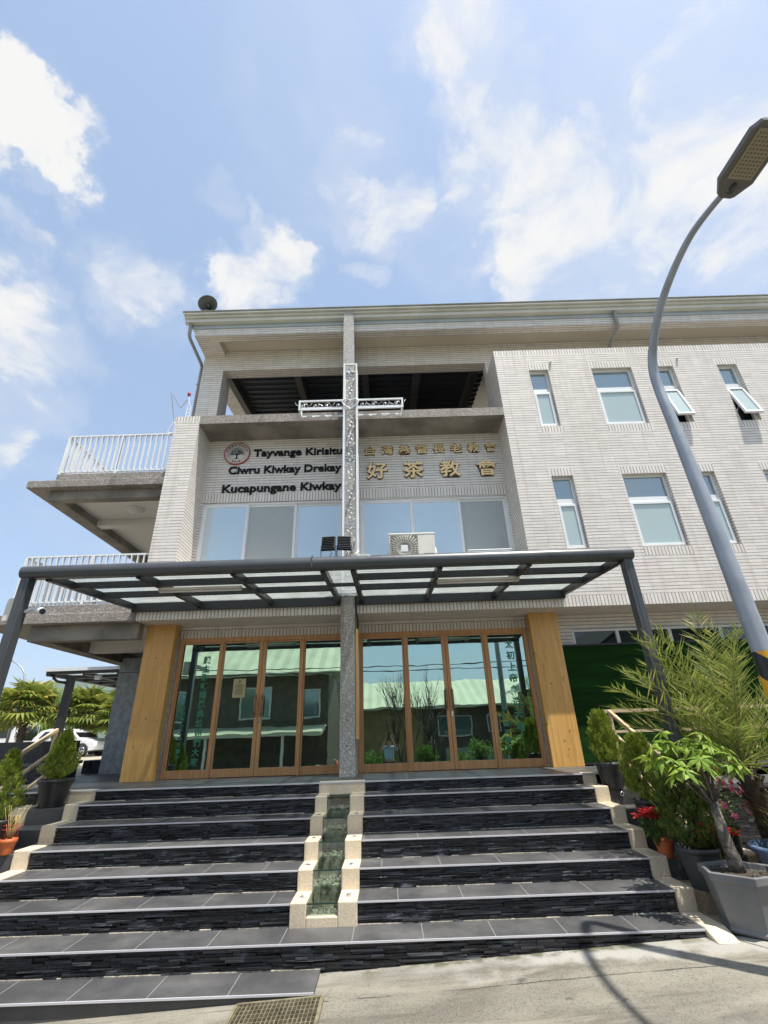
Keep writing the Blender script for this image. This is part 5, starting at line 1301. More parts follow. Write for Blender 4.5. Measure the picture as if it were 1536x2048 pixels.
def small_plants():
    rng = random.Random(77)
    def poinsettia(label, c, pr, ph, R_, H, pot_m, seed, n=46, sh=(0, 0)):
        r = random.Random(seed); t = thing('poinsettia', label, 'potted plant', c, 'red poinsettias'); round_pot(t, c, pr*.75, pr, ph, pot_m, .012)
        x, y, z = c; b = MB(); s_ = MB(); x += sh[0]; y += sh[1]
        for k in range(16):
            a = r.uniform(0, 6.28); rr = R_*math.sqrt(r.uniform(.05, .8)); tip = Vector((x+rr*math.cos(a), y+rr*math.sin(a), z+ph+H*r.uniform(.75, 1.)))
            s_.tube([(x, y, z+ph-.05), (x+rr*.5*math.cos(a), y+rr*.5*math.sin(a), z+ph+H*.4), tip], .005, 5)
            for i in range(9):
                a2 = 6.28*i/9+r.uniform(-.2, .2); el = r.uniform(-.1, .6); b.leaf(tip, (math.cos(a2), math.sin(a2), el), (0, 0, 1), r.uniform(.07, .12), .045)
        b.build('red_bracts', M_REDL, t)
        for k in range(n):
            a = r.uniform(0, 6.28); rr = R_*r.uniform(.2, .9); s_.leaf((x+rr*.5*math.cos(a), y+rr*.5*math.sin(a), z+ph+H*r.uniform(.15, .7)), (math.cos(a), math.sin(a), r.uniform(-.4, .3)), (0, 0, 1), r.uniform(.07, .12), .05)
        s_.build('green_leaves', M_GREEN, t)
    poinsettia('red poinsettia in an orange pot between two conifers on the right', (2.84, 5.90, ZS[4]-.03), .085, .16, .17, .26, M_POTO, 1, sh=(-.09, -.05))
    poinsettia('red poinsettia behind the trunk of the hexagonal planter', (3.30, 5.60, ZS[5]-.029), .085, .20, .18, .28, M_POTO, 2, sh=(-.11, -.06))
    def vinca(label, c, pr, ph, R_, H, seed):
        r = random.Random(seed); t = thing('flowering_plant', label, 'potted plant', c); round_pot(t, c, pr*.75, pr, ph, M_POTB)
        x, y, z = c; g = MB(); f = MB()
        for k in range(420):
            a = r.uniform(0, 6.28); u = r.random(); rr = R_*math.sqrt(r.random())*math.sin(math.pi*(.2+.7*u)); p = Vector((x+rr*math.cos(a), y+rr*math.sin(a), z+ph+H*u)); g.leaf(p, (math.cos(a)+r.uniform(-.5, .5), math.sin(a)+r.uniform(-.5, .5), r.uniform(-.2, .8)), (0, 0, 1), r.uniform(.04, .07), .024)
        for k in range(42):
            a = r.uniform(0, 6.28); u = r.uniform(.2, 1.05); rr = R_*math.sin(math.pi*(.2+.7*min(u, 1)))*r.uniform(.8, 1.1); p = Vector((x+rr*math.cos(a), y+rr*math.sin(a), z+ph+H*u)); nn = Vector((math.cos(a)*.6, math.sin(a)*.6-.5, .5)).normalized(); e1 = nn.cross(Vector((0, 0, 1))).normalized(); e2 = nn.cross(e1)
            f = MB()
            for i in range(5):
                q = 6.28*i/5; f.leaf(p, e1*math.cos(q)+e2*math.sin(q)+nn*.15, nn, .040, .036, 0, .05)
            f.build('flower', M_PINK, t)
        g.build('leaves', M_GREEN, t)
    vinca('bushy plant with small pink flowers in a black pot beside the palm trunk', (3.56, 5.97, ZS[4]-.029), .13, .24, .28, .55, 5)
    # blue basin with rocks and yellow-green blades
    c = (3.74, 5.34, ZS[6]-.03+.20); t = thing('blue_basin', 'round blue glazed basin filled with grey rocks at the right edge', 'basin', c); x, y, z = c
    b = MB(); b.lathe([(0, 0), (.20, 0), (.25, .12), (.30, .26), (.335, .28), (.335, .32), (.30, .325), (.28, .26), (0, .25)], c, 30); b.build('bowl', M_POTBL, t)
    b = MB(); b.box(x-.21, x+.21, y-.15, y+.17, -1.02, z); b.build('plinth', M_LEDGE, t, bevel=.006)
    b = MB()
    for k in range(16):
        a = rng.uniform(0, 6.28); r = .2*math.sqrt(rng.random()); q = rng.uniform(.04, .085); n0 = len(b.v); b.ball((x+r*math.cos(a), y+r*math.sin(a), z+.27+rng.uniform(0, .04)), q, 6)
        for i in range(n0, len(b.v)):
            v = Vector(b.v[i]); b.v[i] = tuple(v+Vector((rng.uniform(-1, 1), rng.uniform(-1, 1), rng.uniform(-1, 1)))*q*.18)
    b.build('rocks', M_ROCK, t)
    c = (4.02, 5.45, street_z(4.02)+.002); t = thing('grassy_plant', 'clump of yellow-green strappy blades at the right edge', 'plant', c); x, y, z = c
    b = MB(); r = random.Random(9)
    for k in range(170):
        a = r.uniform(0, 6.28); L = r.uniform(.5, 1.0); lean = r.uniform(.1, .7); d = Vector((math.cos(a)*lean, math.sin(a)*lean, 1)).normalized(); p = Vector((x+.07*math.cos(a*3), y+.07*math.sin(a*3), z+.2)); q = p+d*L*.6; e = q+(d+Vector((math.cos(a)*.8, math.sin(a)*.8, -.5))).normalized()*L*.4
        sd = d.cross(Vector((math.cos(a), math.sin(a), .01))).normalized()*.008
        b.add([p-sd, p+sd, q+sd, q-sd, e], [(0, 1, 2, 3), (3, 2, 4)])
    b.build('blades', M_YGRASS, t)
    round_pot(t, c, .13, .17, .24, M_POTB)
    # orange pot with dry stems and a red wire ring, left
    c = (-4.27, 6.22, ZS[4]+.14); t = thing('dry_plant', 'orange pot of dry yellow stems inside a red wire ring on the left steps', 'potted plant', c); x, y, z = c
    round_pot(t, c, .06, .08, .15, M_POTO, .012)
    b = MB(); r = random.Random(6)
    for k in range(13):
        a = r.uniform(0, 6.28); rr = r.uniform(.05, .15); tp = Vector((x+rr*math.cos(a), y+rr*math.sin(a), z+r.uniform(.3, .5))); md = Vector((x+rr*.4*math.cos(a), y+rr*.4*math.sin(a), z+.25)); b.tube([(x, y, z+.1), md, tp], [.005, .004, .002], 5)
        if k % 2: b.tube([md, md+Vector((r.uniform(-.08, .08), r.uniform(-.08, .08), .12))], [.004, .002], 4)
    b.build('dry_stems', M_TWIG, t)
    b = MB()
    for zz in (.24, .28): b.tube([(x+.09*math.cos(i*.3142), y+.09*math.sin(i*.3142), z+zz) for i in range(21)], .003, 4, caps=False)
    for i in range(4): b.tube([(x+.07*math.cos(i*1.57), y+.07*math.sin(i*1.57), z+.1), (x+.09*math.cos(i*1.57), y+.09*math.sin(i*1.57), z+.28)], .003, 4)
    b.build('wire_ring', M_RED, t)
    # croton and small shrubs in the granite planter
    for i, (px, lab) in enumerate(((-7.55, 'orange and green croton growing in the granite planter'), (-8.6, 'dark bushy shrub growing in the granite planter left of the croton'))):
        c = (px, 9.4, .58); t = thing('planter_shrub', lab, 'shrub', c); b = MB(); r = random.Random(40+i)
        for k in range(220):
            a = r.uniform(0, 6.28); u = r.random(); rr = .22*math.sqrt(r.random()); b.leaf((px+rr*math.cos(a), 9.4+rr*math.sin(a), .6+.32*u), (math.cos(a), math.sin(a), r.uniform(0, 1)), (0, 0, 1), r.uniform(.06, .12), .03)
        b.build('leaves', M_CROTON if i == 0 else M_GREEN, t)
        b = MB(); b.tube([(px, 9.4, .56), (px, 9.4, .8)], .012, 5); b.build('stem', M_BARKD, t)
small_plants()

# ------------------------------------------------------------------ background on the left
def fan_palm_proto():
    b = MB(); rng = random.Random(12); H = 2.45
    tr = MB(); tr.tube([(0, 0, -.1), (.05, 0, H*.5), (0, 0, H)], [.22, .17, .15], 10)
    for k in range(70):
        a = rng.uniform(0, 6.28); z = rng.uniform(.9, H); tr.bar((.15*math.cos(a), .15*math.sin(a), z), (.27*math.cos(a), .27*math.sin(a), z+.22), .05, .02)
    for k in range(54):
        a = rng.uniform(0, 6.28); el = rng.uniform(-.5, 1.35); d = Vector((math.cos(a)*math.cos(el), math.sin(a)*math.cos(el), math.sin(el))); pl = rng.uniform(.7, 1.25)
        hub = Vector((0, 0, H))+d*pl; b.tube([(0, 0, H-.05), hub], .014, 4)
        sd = d.cross(Vector((0, 0, 1))).normalized() if abs(d.z) < .98 else Vector((1, 0, 0)); upn = sd.cross(d).normalized()
        tilt = rng.uniform(-.3, .5); R0 = rng.uniform(.9, 1.25); ns = 15
        for i in range(ns):
            t = (i/(ns-1)-.5)*3.5; dd = (d*math.cos(t)+sd*math.sin(t)+upn*tilt*.5).normalized(); w = (sd*math.cos(t)-d*math.sin(t))*R0*.075
            m_ = hub+dd*R0*.58; e = m_+(dd+Vector((0, 0, -.55-.35*rng.random()))).normalized()*R0*.5
            o = len(b.v); b.v += [tuple(hub), tuple(m_+w), tuple(e), tuple(m_-w)]; b.f += [(o, o+1, o+3), (o+1, o+2, o+3)]; b.mi += [0, 0]; b.sm += [False, False]
    return b, tr
def fan_palms():
    b, tr = fan_palm_proto(); spots = [(-21.9, 30.5, 1.08, .3, 'leftmost big green fan palm behind the bus'), (-19.0, 31.5, .98, 1.9, 'yellowing fan palm right of the tallest palm behind the canopy post'), (-17.6, 33, .95, 4.1, 'fan palm with orange dead leaves behind the white car'), (-16.2, 30.5, .78, 2.7, 'short fan palm half hidden by the granite side wall'), (-25.5, 33, 1., 5.2, 'fan palm cut by the left picture edge'), (-20.6, 36, .9, 3.3, 'smaller fan palm standing behind the two front palms')]
    first = None
    for (x, y, s_, rz, lab) in spots:
        t = thing('fan_palm', lab, 'palm', (0, 0, 0), 'fan palms along the car park')
        if first is None:
            f = b.build('crown', M_FAN, t); k = tr.build('trunk', M_BARKD, t); first = (f, k)
        else:
            for o in first:
                c = o.copy(); COL.objects.link(c); c.parent = t
        t.location = (x, y, -.05); t.scale = (s_, s_, s_); t.rotation_euler = (0, 0, rz)
fan_palms()
def crown_tree(name, label, cat, c, H, RX, RZ, seed, m, n=5200, leafL=.30, group=None):
    t = thing(name, label, cat, c, group); x, y, z = c; r = random.Random(seed)
    b = MB(); b.tube([(x, y, z-.1), (x+.1, y, z+H*.3), (x, y, z+H*.7)], [.22, .16, .06], 8)
    cl = []
    for k in range(15):
        a = r.uniform(0, 6.28); q = Vector((x+RX*.66*math.cos(a)*r.random()**.5, y+RX*.66*math.sin(a)*r.random()**.5, z+H*.62+RZ*r.uniform(-.6, .75))); cl.append((q, RX*r.uniform(.28, .5))); b.tube([(x, y, z+H*.4), q], [.07, .02], 5)
    b.build('trunk', M_BARKD, t)
    b = MB()
    for k in range(n):
        q, rr = r.choice(cl); d = Vector((r.gauss(0, 1), r.gauss(0, 1), r.gauss(0, 1))).normalized(); p = q+d*rr*r.uniform(.55, 1.05)
        b.leaf(p, d+Vector((r.uniform(-.6, .6), r.uniform(-.6, .6), r.uniform(-.6, .4))), (r.uniform(-1, 1), r.uniform(-1, 1), 1), leafL*r.uniform(.7, 1.3), leafL*.45)
    b.build('crown', m, t)
crown_tree('leafy_tree', 'tall round leafy tree rising behind the side canopy', 'tree', (-18.2, 31.5+6, 0), 6.6, 2.9, 1.9, 61, M_FAN)
crown_tree('leafy_tree', 'leafy tree behind the palms at the left picture edge', 'tree', (-33, 49, 0), 5., 3.2, 1.8, 62, M_GREEN)
for i, (x, y, lab) in enumerate(((-16.3, 34, 'low bush beside the granite side wall'), (-19.6, 38, 'low bush behind the white car'), (-23, 45, 'low bush behind the bus'), (-27.5, 46, 'low bush at the far left'), (-14.6, 31, 'dark shrub just left of the granite side wall'))):
    crown_tree('bush', lab, 'bush', (x, y, 0), 1.7, 1.5, .7, 70+i, M_GREEN, 1500, .22)
def small_lamp():
    X, Y = -24.0, 32.; t = thing('street_lamp', 'distant thin curved street lamp above the palms on the left', 'street lamp', (X, Y, 0))
    b = MB(); b.tube([(X+.3, Y, 0), (X+.3, Y, 4.2), (X+.2, Y, 4.9), (X-.15, Y, 5.35), (X-.6, Y, 5.65), (X-1.0, Y, 5.8)], [.09, .07, .06, .05, .045, .04], 8); b.build('pole', M_LAMPG, t)
    b = MB(); b.obox((X-1.2, Y, 5.85), (.25, 0, -.05), (0, .12, 0), (.01, 0, .05)); b.build('lamp_head', M_GREYD, t)
small_lamp()
def car():
    # white SUV: x forward (+X), built around the origin then placed
    t = thing('parked_car', 'white parked SUV seen past the conifer and canopy post on the left', 'car', (0, 0, 0))
    side = [(-2.2, .42), (-2.25, .85), (-2.1, 1.15), (-1.75, 1.55), (-1.2, 1.66), (.1, 1.62), (.55, 1.42), (1.05, 1.08), (1.75, .98), (2.1, .84), (2.2, .6), (2.15, .36), (1.5, .28), (-1.6, .28)]
    W = .9
    b = MB(); n = len(side); ins = lambda z: W-(.17*max(0, (z-1.0)/.65))
    vs = [(x, -ins(z), z) for x, z in side]+[(x, ins(z), z) for x, z in side]
    b.add(vs, [tuple(range(n)), tuple(range(n, 2*n))[::-1]]+[(i, n+i, n+(i+1) % n, (i+1) % n) for i in range(n)])
    body = b.build('body', mat('white_car_paint', rgb(.78,.79,.80), .25, coat=.6), t, bevel=.05)
    dk = M_DKGLASS
    for s_ in (-1, 1):
        b = MB(); q = lambda x, z: (x, s_*(ins(z)+.004), z)
        for poly in ([(-1.75, 1.10), (-1.0, 1.10), (-1.0, 1.50), (-1.45, 1.50)], [(-.93, 1.10), (-.05, 1.10), (-.05, 1.51), (-.93, 1.51)], [(.02, 1.10), (.85, 1.10), (.42, 1.40), (.12, 1.50), (.02, 1.51)]):
            b.add([q(*p) for p in poly], [tuple(range(len(poly))) if s_ < 0 else tuple(range(len(poly)))[::-1]])
        b.build('side_window', dk, t)
        for x in (-1.38, 1.38):
            b = MB(); b.lathe([(.20, .0), (.33, .0), (.35, .03), (.35, .18), (.33, .21), (.0, .21)], (x, s_*.72, .34), 24, ax=(0, s_, 0)); w = b.build('wheel', M_BLACK, t)
            b = MB()
            b.lathe([(.22, .205), (.24, .215), (.20, .217)], (x, s_*.72, .34), 20, ax=(0, s_, 0))
            for k in range(5):
                a = k*1.2566; b.bar((x, s_*.936, .34), (x+.21*math.cos(a), s_*.936, .34+.21*math.sin(a)), .05, .012, up=(0, 1, 0))
            b.build('rim', M_CHROME, w)
            b = MB(); pts = [(x+.40*math.cos(math.pi*i/12), s_*.895, .34+.40*math.sin(math.pi*i/12)) for i in range(13)]; b.tube(pts, .045, 6); b.build('wheel_arch', M_GREYD, t)
        b = MB(); b.add([(2.12, s_*.60, .80), (2.0, s_*.88, .86), (1.75, s_*.885, .90), (2.05, s_*.60, .88)], [(0, 1, 2, 3)]); b.build('headlight', M_CHROME, t)
        b = MB(); b.obox((.75, s_*1.0, 1.12), (.06, 0, 0), (0, .09, 0), (0, 0, .07)); b.build('mirror', MATS['white_car_paint'], t, bevel=.02)
    b = MB(); b.add([(.58, -.74, 1.40), (.58, .74, 1.40), (1.02, .83, 1.10), (1.02, -.83, 1.10)], [(0, 3, 2, 1)]); o = b.v; b.v = [(x+.012, y, z+.012) for x, y, z in o]; b.build('windscreen', dk, t)
    t.location = (-18.3, 29.9, -.01); t.rotation_euler = (0, 0, R(-6)); t.scale = (.9, .9, .9)
car()
def bus():
    t = thing('parked_bus', 'white coach with a dark window band parked behind the palm at the far left', 'bus', (0, 0, 0))
    b = MB(); b.box(-5, 5, -1.2, 1.2, .45, 2.75); b.build('body', mat('white_coach_paint', rgb(.76,.76,.78), .3, coat=.4), t, bevel=.18)
    b = MB(); b.box(-4.7, 4.6, -1.215, -1.205, 1.45, 2.35); b.box(5.002, 5.012, -1.0, 1.0, 1.2, 2.4); b.build('window_band', M_DKGLASS, t)
    b = MB(); b.box(-4.9, 4.9, -1.21, -1.202, .95, 1.1); b.build('stripe', M_POTO, t)
    b = MB(); b.tube([(5.02, -1.2, 2.2), (5.35, -1.35, 2.3), (5.4, -1.35, 1.7)], .03, 6); b.obox((5.4, -1.35, 1.75), (.05, 0, 0), (0, .1, 0), (0, 0, .2)); b.build('mirror', M_BLACK, t)
    for x in (-3.2, 3.2):
        b = MB(); b.lathe([(.25, .0), (.48, .0), (.48, .28), (.44, .3), (0, .3)], (x, -.95, .48), 20, ax=(0, -1, 0)); b.build('wheel', M_BLACK, t)
    t.location = (-32.9, 40, 0); t.rotation_euler = (0, 0, R(-4)); t.scale = (1, 1, .86)
bus()

# ------------------------------------------------------------------ across the street (mirrored in the glass doors)
M_ROOFG = mat('pale_green_roof_sheet', rgb(.52,.52,.36), .55, var=.10, varscale=.8)
M_ROOFGG = mat('grey_green_roof_sheet', rgb(.26,.33,.27), .5, var=.12, varscale=.8)
M_DKWALL = mat('dark_timber_wall', rgb(.115,.092,.065), .8, var=.25, varscale=3)
M_OCHRE = mat('ochre_plaster', rgb(.28,.23,.10), .85, var=.15, varscale=2)
def house(label, x0, x1, yf, yb, zf, ze, zr, roof_m, wall_m, wins, awning=None, ridge_x=False):
    t = thing('house', label, 'house', ((x0+x1)/2, (yf+yb)/2, zf))
    b = MB(); b.box(x0, x1, yb, yf, zf, ze)
    z = zf
    while z < ze: b.box(x0, x1, yf, yf+.012, z, z+.16); z += .2
    b.build('wall', wall_m, t)
    b = MB()
    ym = (yf+yb)/2; ov = .7
    if not ridge_x:
        zE = ze-.12
        for (ya, yc) in ((yf+ov, ym), (yb-ov, ym)):
            N = int((x1-x0+2*ov)/.28); vs = []
            for i in range(N+1):
                x = x0-ov+(x1-x0+2*ov)*i/N; h = .035 if i % 2 else 0.; vs += [(x, ya, zE+h), (x, yc, zr+h)]
            b.add(vs, [(2*i, 2*i+2, 2*i+3, 2*i+1) for i in range(N)])
        b.bar((x0-ov, yf+ov, zE-.03), (x1+ov, yf+ov, zE-.03), .05, .12)
    else:
        xm = (x0+x1)/2; zE = ze-.12
        for (xa, xc) in ((x0-ov, xm), (x1+ov, xm)):
            N = int((yf-yb+2*ov)/.28); vs = []
            for i in range(N+1):
                y = yb-ov+(yf-yb+2*ov)*i/N; h = .035 if i % 2 else 0.; vs += [(xa, y, zE+h), (xc, y, zr+h)]
            b.add(vs, [(2*i, 2*i+1, 2*i+3, 2*i+2) for i in range(N)])
        b.add([(x0, yf, ze-.1), (x1, yf, ze-.1), ((x0+x1)/2, yf, zr-.08)], [(0, 1, 2)])
    b.build('roof', roof_m, t)
    for (wx0, wx1, wz0, wz1) in wins:
        b = MB(); frame(b, wx0, wx1, wz0, wz1, yf+.013, yf+.06, .07); w = b.build('window', M_IVORY, t)
        b = MB(); b.box(wx0+.07, wx1-.07, yf+.02, yf+.03, wz0+.07, wz1-.07); b.build('pane', M_TGLASS, w)
    if awning:
        xa, xb, d, z1, z2 = awning
        b = MB(); b.add([(xa, yf+.02, z1), (xb, yf+.02, z1), (xb, yf+d, z2), (xa, yf+d, z2), (xa, yf+.02, z1-.03), (xb, yf+.02, z1-.03), (xb, yf+d, z2-.14), (xa, yf+d, z2-.14)], [(0, 1, 2, 3), (7, 6, 5, 4), (3, 2, 6, 7), (0, 3, 7, 4), (1, 5, 6, 2)]); b.build('awning', M_ROOFG, t)
        for i in range(4):
            x = xa+(xb-xa)*(i+.5)/4; b = MB(); b.box(x-.05, x+.05, yf+d-.15, yf+d-.05, zf, z2-.05); b.build('awning_post', M_IVORY, t)
house('dark timber house with a pale green roof and low awning, mirrored in the left doors', -15.5, -2.65, -5., -12., -1.4, 3.3, 6.0, M_ROOFG, M_DKWALL, [(-6.6, -5.2, 1.35, 2.7), (-3.9, -3.0, 1.35, 2.55), (-10.2, -9.0, 1.3, 2.6)], (-15, -2.7, 1.9, 1.05, .78))
house('brown house with a pale green ribbed roof, mirrored in the right doors', -5.0, 8.2, -12.5, -19., -1.3, 2.1, 3.75, M_ROOFG, M_DKWALL, [(2.9, 4.9, .4, 1.5), (5.8, 6.6, .5, 1.5)])
b = MB(); b.box(-2.2, 2.0, -12.48, -12.35, -1.2, 1.9); tag(b.build('ochre_wall', M_OCHRE), 'ochre plastered wall section in front of the brown house, mirrored in the right doors', 'wall')
house('grey-green roofed house close to the street, mirrored in the far right pane', 7.3, 14.5, -1.8, -10.5, -1.0, 2.5, 5.2, M_ROOFGG, M_DKWALL, [(8.2, 9.4, .4, 1.6)], None, True)
def wires():
    for i, (z1, y, lab) in enumerate(((3.55, -4.0, 'upper power cable sagging along the street, mirrored in the doors'), (3.35, -4.1, 'lower power cable sagging along the street, mirrored in the doors'))):
        b = MB(); b.tube([(-16+32*k/24, y, z1-.25*(1-((k-12)/12.)**2)) for k in range(25)], .022, 5); tag(b.build('power_cable', M_BLACK), lab, 'cable', 'power cables over the street')
wires()
def yard_clutter():
    r = random.Random(15)
    for i, (x, y, lab) in enumerate(((-7.0, -3.8, 'blue water drum under the awning, mirrored in the left doors'), (-4.4, -4.2, 'grey water drum under the awning, mirrored in the left doors'))):
        t = thing('water_drum', lab, 'drum', (x, y, -1.4)); b = MB(); b.lathe([(0, 0), (.28, 0), (.30, .1), (.29, .3), (.31, .32), (.29, .34), (.30, .6), (.31, .62), (.29, .85), (.27, .88), (0, .88)], (x, y, street_z(x)), 20); b.build('barrel', M_POTBL if i == 0 else M_POTG, t)
    t = thing('motor_scooter', 'dark parked motor scooter under the awning, mirrored in the left doors', 'scooter', (-2.6, -3.9, -1.3)); x, y, z = -2.6, -3.9, street_z(-2.6)
    for dx in (-.6, .6):
        b = MB(); b.lathe([(.16, -.05), (.24, -.05), (.25, 0), (.24, .05), (.16, .05)], (x+dx, y, z+.25), 18, ax=(0, 1, 0)); b.build('wheel', M_BLACK, t)
    b = MB(); b.tube([(x-.75, y, z+.62), (x-.35, y, z+.66), (x-.05, y, z+.35), (x+.3, y, z+.33), (x+.48, y, z+.7), (x+.46, y, z+.98)], [.13, .17, .12, .10, .13, .05], 10); b.build('body', M_RED, t)
    b = MB(); b.tube([(x-.75, y, z+.78), (x-.1, y, z+.76)], [.10, .12], 10); b.build('saddle', M_BLACK, t)
    b = MB(); b.tube([(x+.4, y-.32, z+1.02), (x+.46, y, z+.98), (x+.4, y+.32, z+1.02)], .018, 6); b.build('handlebar', M_CHROME, t)
yard_clutter()
def corrugated_fence():
    t = thing('corrugated_fence', 'low green corrugated fence across the street, mirrored in the doors', 'fence', (4.5, -5, -1))
    b = MB(); vs = []; N = 60
    for i in range(N+1): x = 2.6+4.2*i/N; yy = -6.4+(.03 if i % 2 else 0); vs += [(x, yy, -1.1), (x, yy, -.05)]
    b.add(vs, [(2*i, 2*i+2, 2*i+3, 2*i+1) for i in range(N)]); b.build('sheet', M_ROOFGG, t)
    b = MB()
    for x in (2.6, 4.0, 5.4, 6.8): b.box(x-.04, x+.04, -6.5, -6.42, -1.2, .02)
    b.build('fence_post', M_BARKD, t)
corrugated_fence()
def bare_tree(label, x, y, z, H, seed):
    t = thing('bare_tree', label, 'tree', (x, y, z)); r = random.Random(seed); b = MB()
    def grow(p, d, L, rad, dep):
        q = p+d*L*.5+Vector((r.uniform(-.05, .05), r.uniform(-.05, .05), 0)); e = q+(d+Vector((r.uniform(-.12, .12), r.uniform(-.12, .12), .12))).normalized()*L*.5
        b.tube([p, q, e], [rad, rad*.85, rad*.6], 5)
        if dep > 0:
            for _ in range(3): grow(e if r.random() < .6 else q, (d+Vector((r.uniform(-.5, .5), r.uniform(-.5, .5), r.uniform(.0, .45)))).normalized(), L*r.uniform(.6, .85), rad*.58, dep-1)
    for k in range(3): grow(Vector((x, y, z)), Vector((r.uniform(-.3, .3), r.uniform(-.2, .2), 1)).normalized(), H*.34, .05, 4)
    b.build('branches', M_BARKD, t)
bare_tree('leafless thin-branched tree across the street, left of the pair mirrored in the doors', .6, -4.2, -1.1, 4.0, 3)
bare_tree('leafless thin-branched tree across the street, right of the pair mirrored in the doors', 2.0, -4.8, -1.1, 4.2, 4)
for i, (x, y, h, lab) in enumerate(((-.4, -3.6, 1.1, 'green shrub across the street behind the photographer'), (1.6, -4.6, 1.2, 'green shrub at the foot of the leafless tree'), (3.9, -4.9, 1.3, 'green shrub by the corrugated fence'), (-3.4, -2.6, .7, 'small yellow-green shrub under the awning'), (5.4, -5.2, 1.4, 'larger shrub by the grey-green roofed house'), (-1.0, -4.3, 1.3, 'shrub between the dark timber house and the leafless trees'), (2.9, -4.2, .8, 'low shrub in front of the corrugated fence'))):
    crown_tree('shrub', lab, 'shrub', (x, y, street_z(x)), h, .55, .32, 90+i, M_GREEN if i != 3 else M_SCHEF, 900, .13)

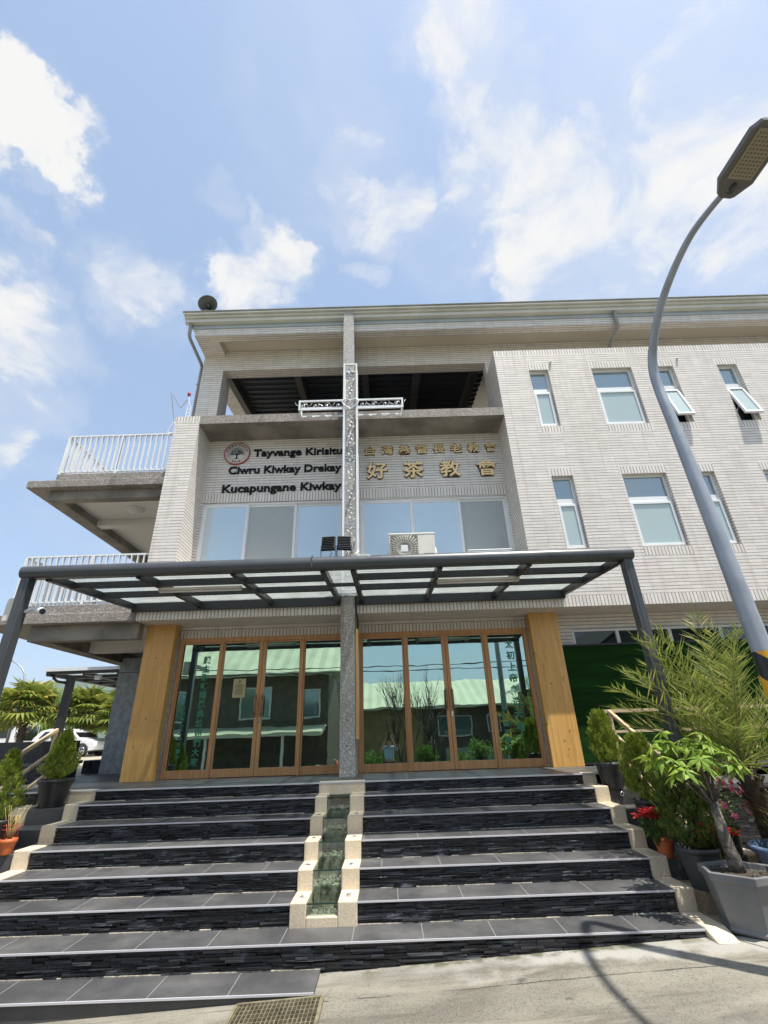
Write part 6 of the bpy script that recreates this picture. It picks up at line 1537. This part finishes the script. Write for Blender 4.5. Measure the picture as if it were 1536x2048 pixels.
# ------------------------------------------------------------------ the photographer (seen only mirrored in the glass)
def skin_body(name, verts, edges, radii, m, parent, root=0, sub=1):
    me = bpy.data.meshes.new(name); me.from_pydata([Vector(v)-Vector(parent.location) for v in verts], edges, []); me.materials.append(m)
    o = bpy.data.objects.new(name, me); COL.objects.link(o); o.parent = parent
    md = o.modifiers.new('skin', 'SKIN'); me.skin_vertices.new() if not me.skin_vertices else None
    for i, r in enumerate(radii):
        me.skin_vertices[0].data[i].radius = (r, r) if not isinstance(r, tuple) else r
        me.skin_vertices[0].data[i].use_root = (i == root)
    s = o.modifiers.new('sub', 'SUBSURF'); s.levels = sub; s.render_levels = sub
    for p in me.polygons: p.use_smooth = True
    return o
def photographer():
    gz = street_z(0); y = -.34
    t = thing('person', 'person in light blue shirt raising a phone, mirrored in the glass doors', 'person', (0, y, gz))
    sk = mat('skin', rgb(.42,.25,.17), .55); sh = mat('light_blue_shirt', rgb(.30,.45,.58), .8); tr = mat('dark_trousers', rgb(.03,.035,.05), .8)
    P = []; E_ = []; Rr = []
    def v(x, yy, z, r, link=None):
        P.append((x, y+yy, gz+z)); Rr.append(r)
        if link is not None: E_.append((link, len(P)-1))
        return len(P)-1
    pel = v(0, 0, .92, (.15, .11)); bel = v(0, 0, 1.08, (.14, .10), pel); ch = v(0, .0, 1.27, (.16, .11), bel); nk = v(0, .0, 1.42, .06, ch); hd0 = v(0, .01, 1.50, .055, nk); hd1 = v(0, .015, 1.58, .085, hd0); hd2 = v(0, .01, 1.66, .075, hd1)
    for s in (-1, 1):
        hp = v(s*.09, 0, .86, .09, pel); kn = v(s*.10, .02, .48, .06, hp); an = v(s*.10, -.02, .08, .042, kn); v(s*.11, .14, .035, .035, an)
        sd = v(s*.18, 0, 1.37, .058, ch); el = v(s*.30, .08, 1.24, .043, sd); wr = v(s*.12, .20, 1.56, .028, el); pa = v(s*.07, .215, 1.66, (.03, .016), wr)
        for k, (dx, dz, r, L) in enumerate(((-.03, .02, .008, .06), (-.012, .035, .008, .07), (.006, .037, .008, .072), (.022, .03, .0075, .055))):
            f1 = v(s*(.07-dx*.6), .225, 1.66+dz, r, pa); f2 = v(s*(.05-dx*.5), .235, 1.66+dz+L*.45, r*.9, f1)
        th = v(s*.055, .20, 1.63, .010, pa); v(s*.035, .215, 1.66, .008, th)
    skin_body('body', P, E_, Rr, sk, t, sub=1)
    # clothes: shells a little outside the body
    def sub_chain(name, pts, m, links=None):
        vs = [(a, y+b_, gz+c) for (a, b_, c, r) in pts]; rs = [r for *_, r in pts]; skin_body(name, vs, links or [(i, i+1) for i in range(len(pts)-1)], rs, m, t, sub=1)
    sub_chain('shirt', [(0, 0, .90, (.165, .125)), (0, 0, 1.08, (.155, .115)), (0, 0, 1.27, (.175, .125)), (0, 0, 1.39, (.09, .08)), (-.19, 0, 1.375, .072), (-.26, .05, 1.30, .062), (.19, 0, 1.375, .072), (.26, .05, 1.30, .062)], sh, [(0, 1), (1, 2), (2, 3), (2, 4), (4, 5), (2, 6), (6, 7)])
    sub_chain('trousers', [(0, 0, .90, (.16, .12)), (-.095, 0, .84, .105), (-.10, .02, .48, .078), (-.10, -.02, .10, .066), (.095, 0, .84, .105), (.10, .02, .48, .078), (.10, -.02, .10, .066)], tr, [(0, 1), (1, 2), (2, 3), (0, 4), (4, 5), (5, 6)])
    b = MB()
    rng = random.Random(1)
    c = Vector((0, y-.005, gz+1.63)); b.lathe([(.0, .105), (.05, .095), (.085, .06), (.098, .01), (.095, -.05), (.08, -.08)], c, 16); b.build('hair', M_BLACK, t)
    b = MB()
    for s in (-1, 1): b.ball((s*.033, y+.092, gz+1.60), .011, 6)
    b.build('eye', M_BLACK, t)
    b = MB(); b.add([(-.013, y+.09, gz+1.555), (.013, y+.09, gz+1.555), (0, y+.115, gz+1.56), (0, y+.092, gz+1.60)], [(0, 2, 3), (1, 3, 2), (0, 1, 2)]); b.build('nose', sk, t)
    b = MB(); b.box(-.022, .022, y+.088, y+.094, gz+1.528, gz+1.536); b.build('mouth', mat('lips', rgb(.30,.10,.09), .5), t)
    b = MB()
    for s in (-1, 1): b.obox((s*.094, y+.0, gz+1.585), (.008, 0, 0), (0, .018, 0), (0, 0, .03))
    b.build('ear', sk, t, bevel=.006)
    ph = thing('phone', 'dark phone held up by the person mirrored in the glass', 'phone', (0, y+.235, gz+1.70))
    b = MB(); b.box(-.037, .037, y+.238, y+.247, gz+1.63, gz+1.79-.012); b.build('case', M_BLACK, ph, bevel=.004)
photographer()

# ------------------------------------------------------------------ the hazy air
def haze():
    b = MB(); b.box(-5000, 5000, -5000, 4400, -3.2, 520.); o = b.build('haze', [])
    mt = bpy.data.materials.new('haze_air'); mt.use_nodes = True; n = NT(mt.node_tree)
    for x in list(n.n): n.n.remove(x)
    v = n.new('ShaderNodeVolumePrincipled'); v.inputs['Color'].default_value = rgb(.80, .88, 1.); v.inputs['Density'].default_value = .00012; v.inputs['Anisotropy'].default_value = .2
    out = n.new('ShaderNodeOutputMaterial'); n.l.new(v.outputs[0], out.inputs['Volume'])
    o.data.materials.append(mt); o['kind'] = 'stuff'
haze()
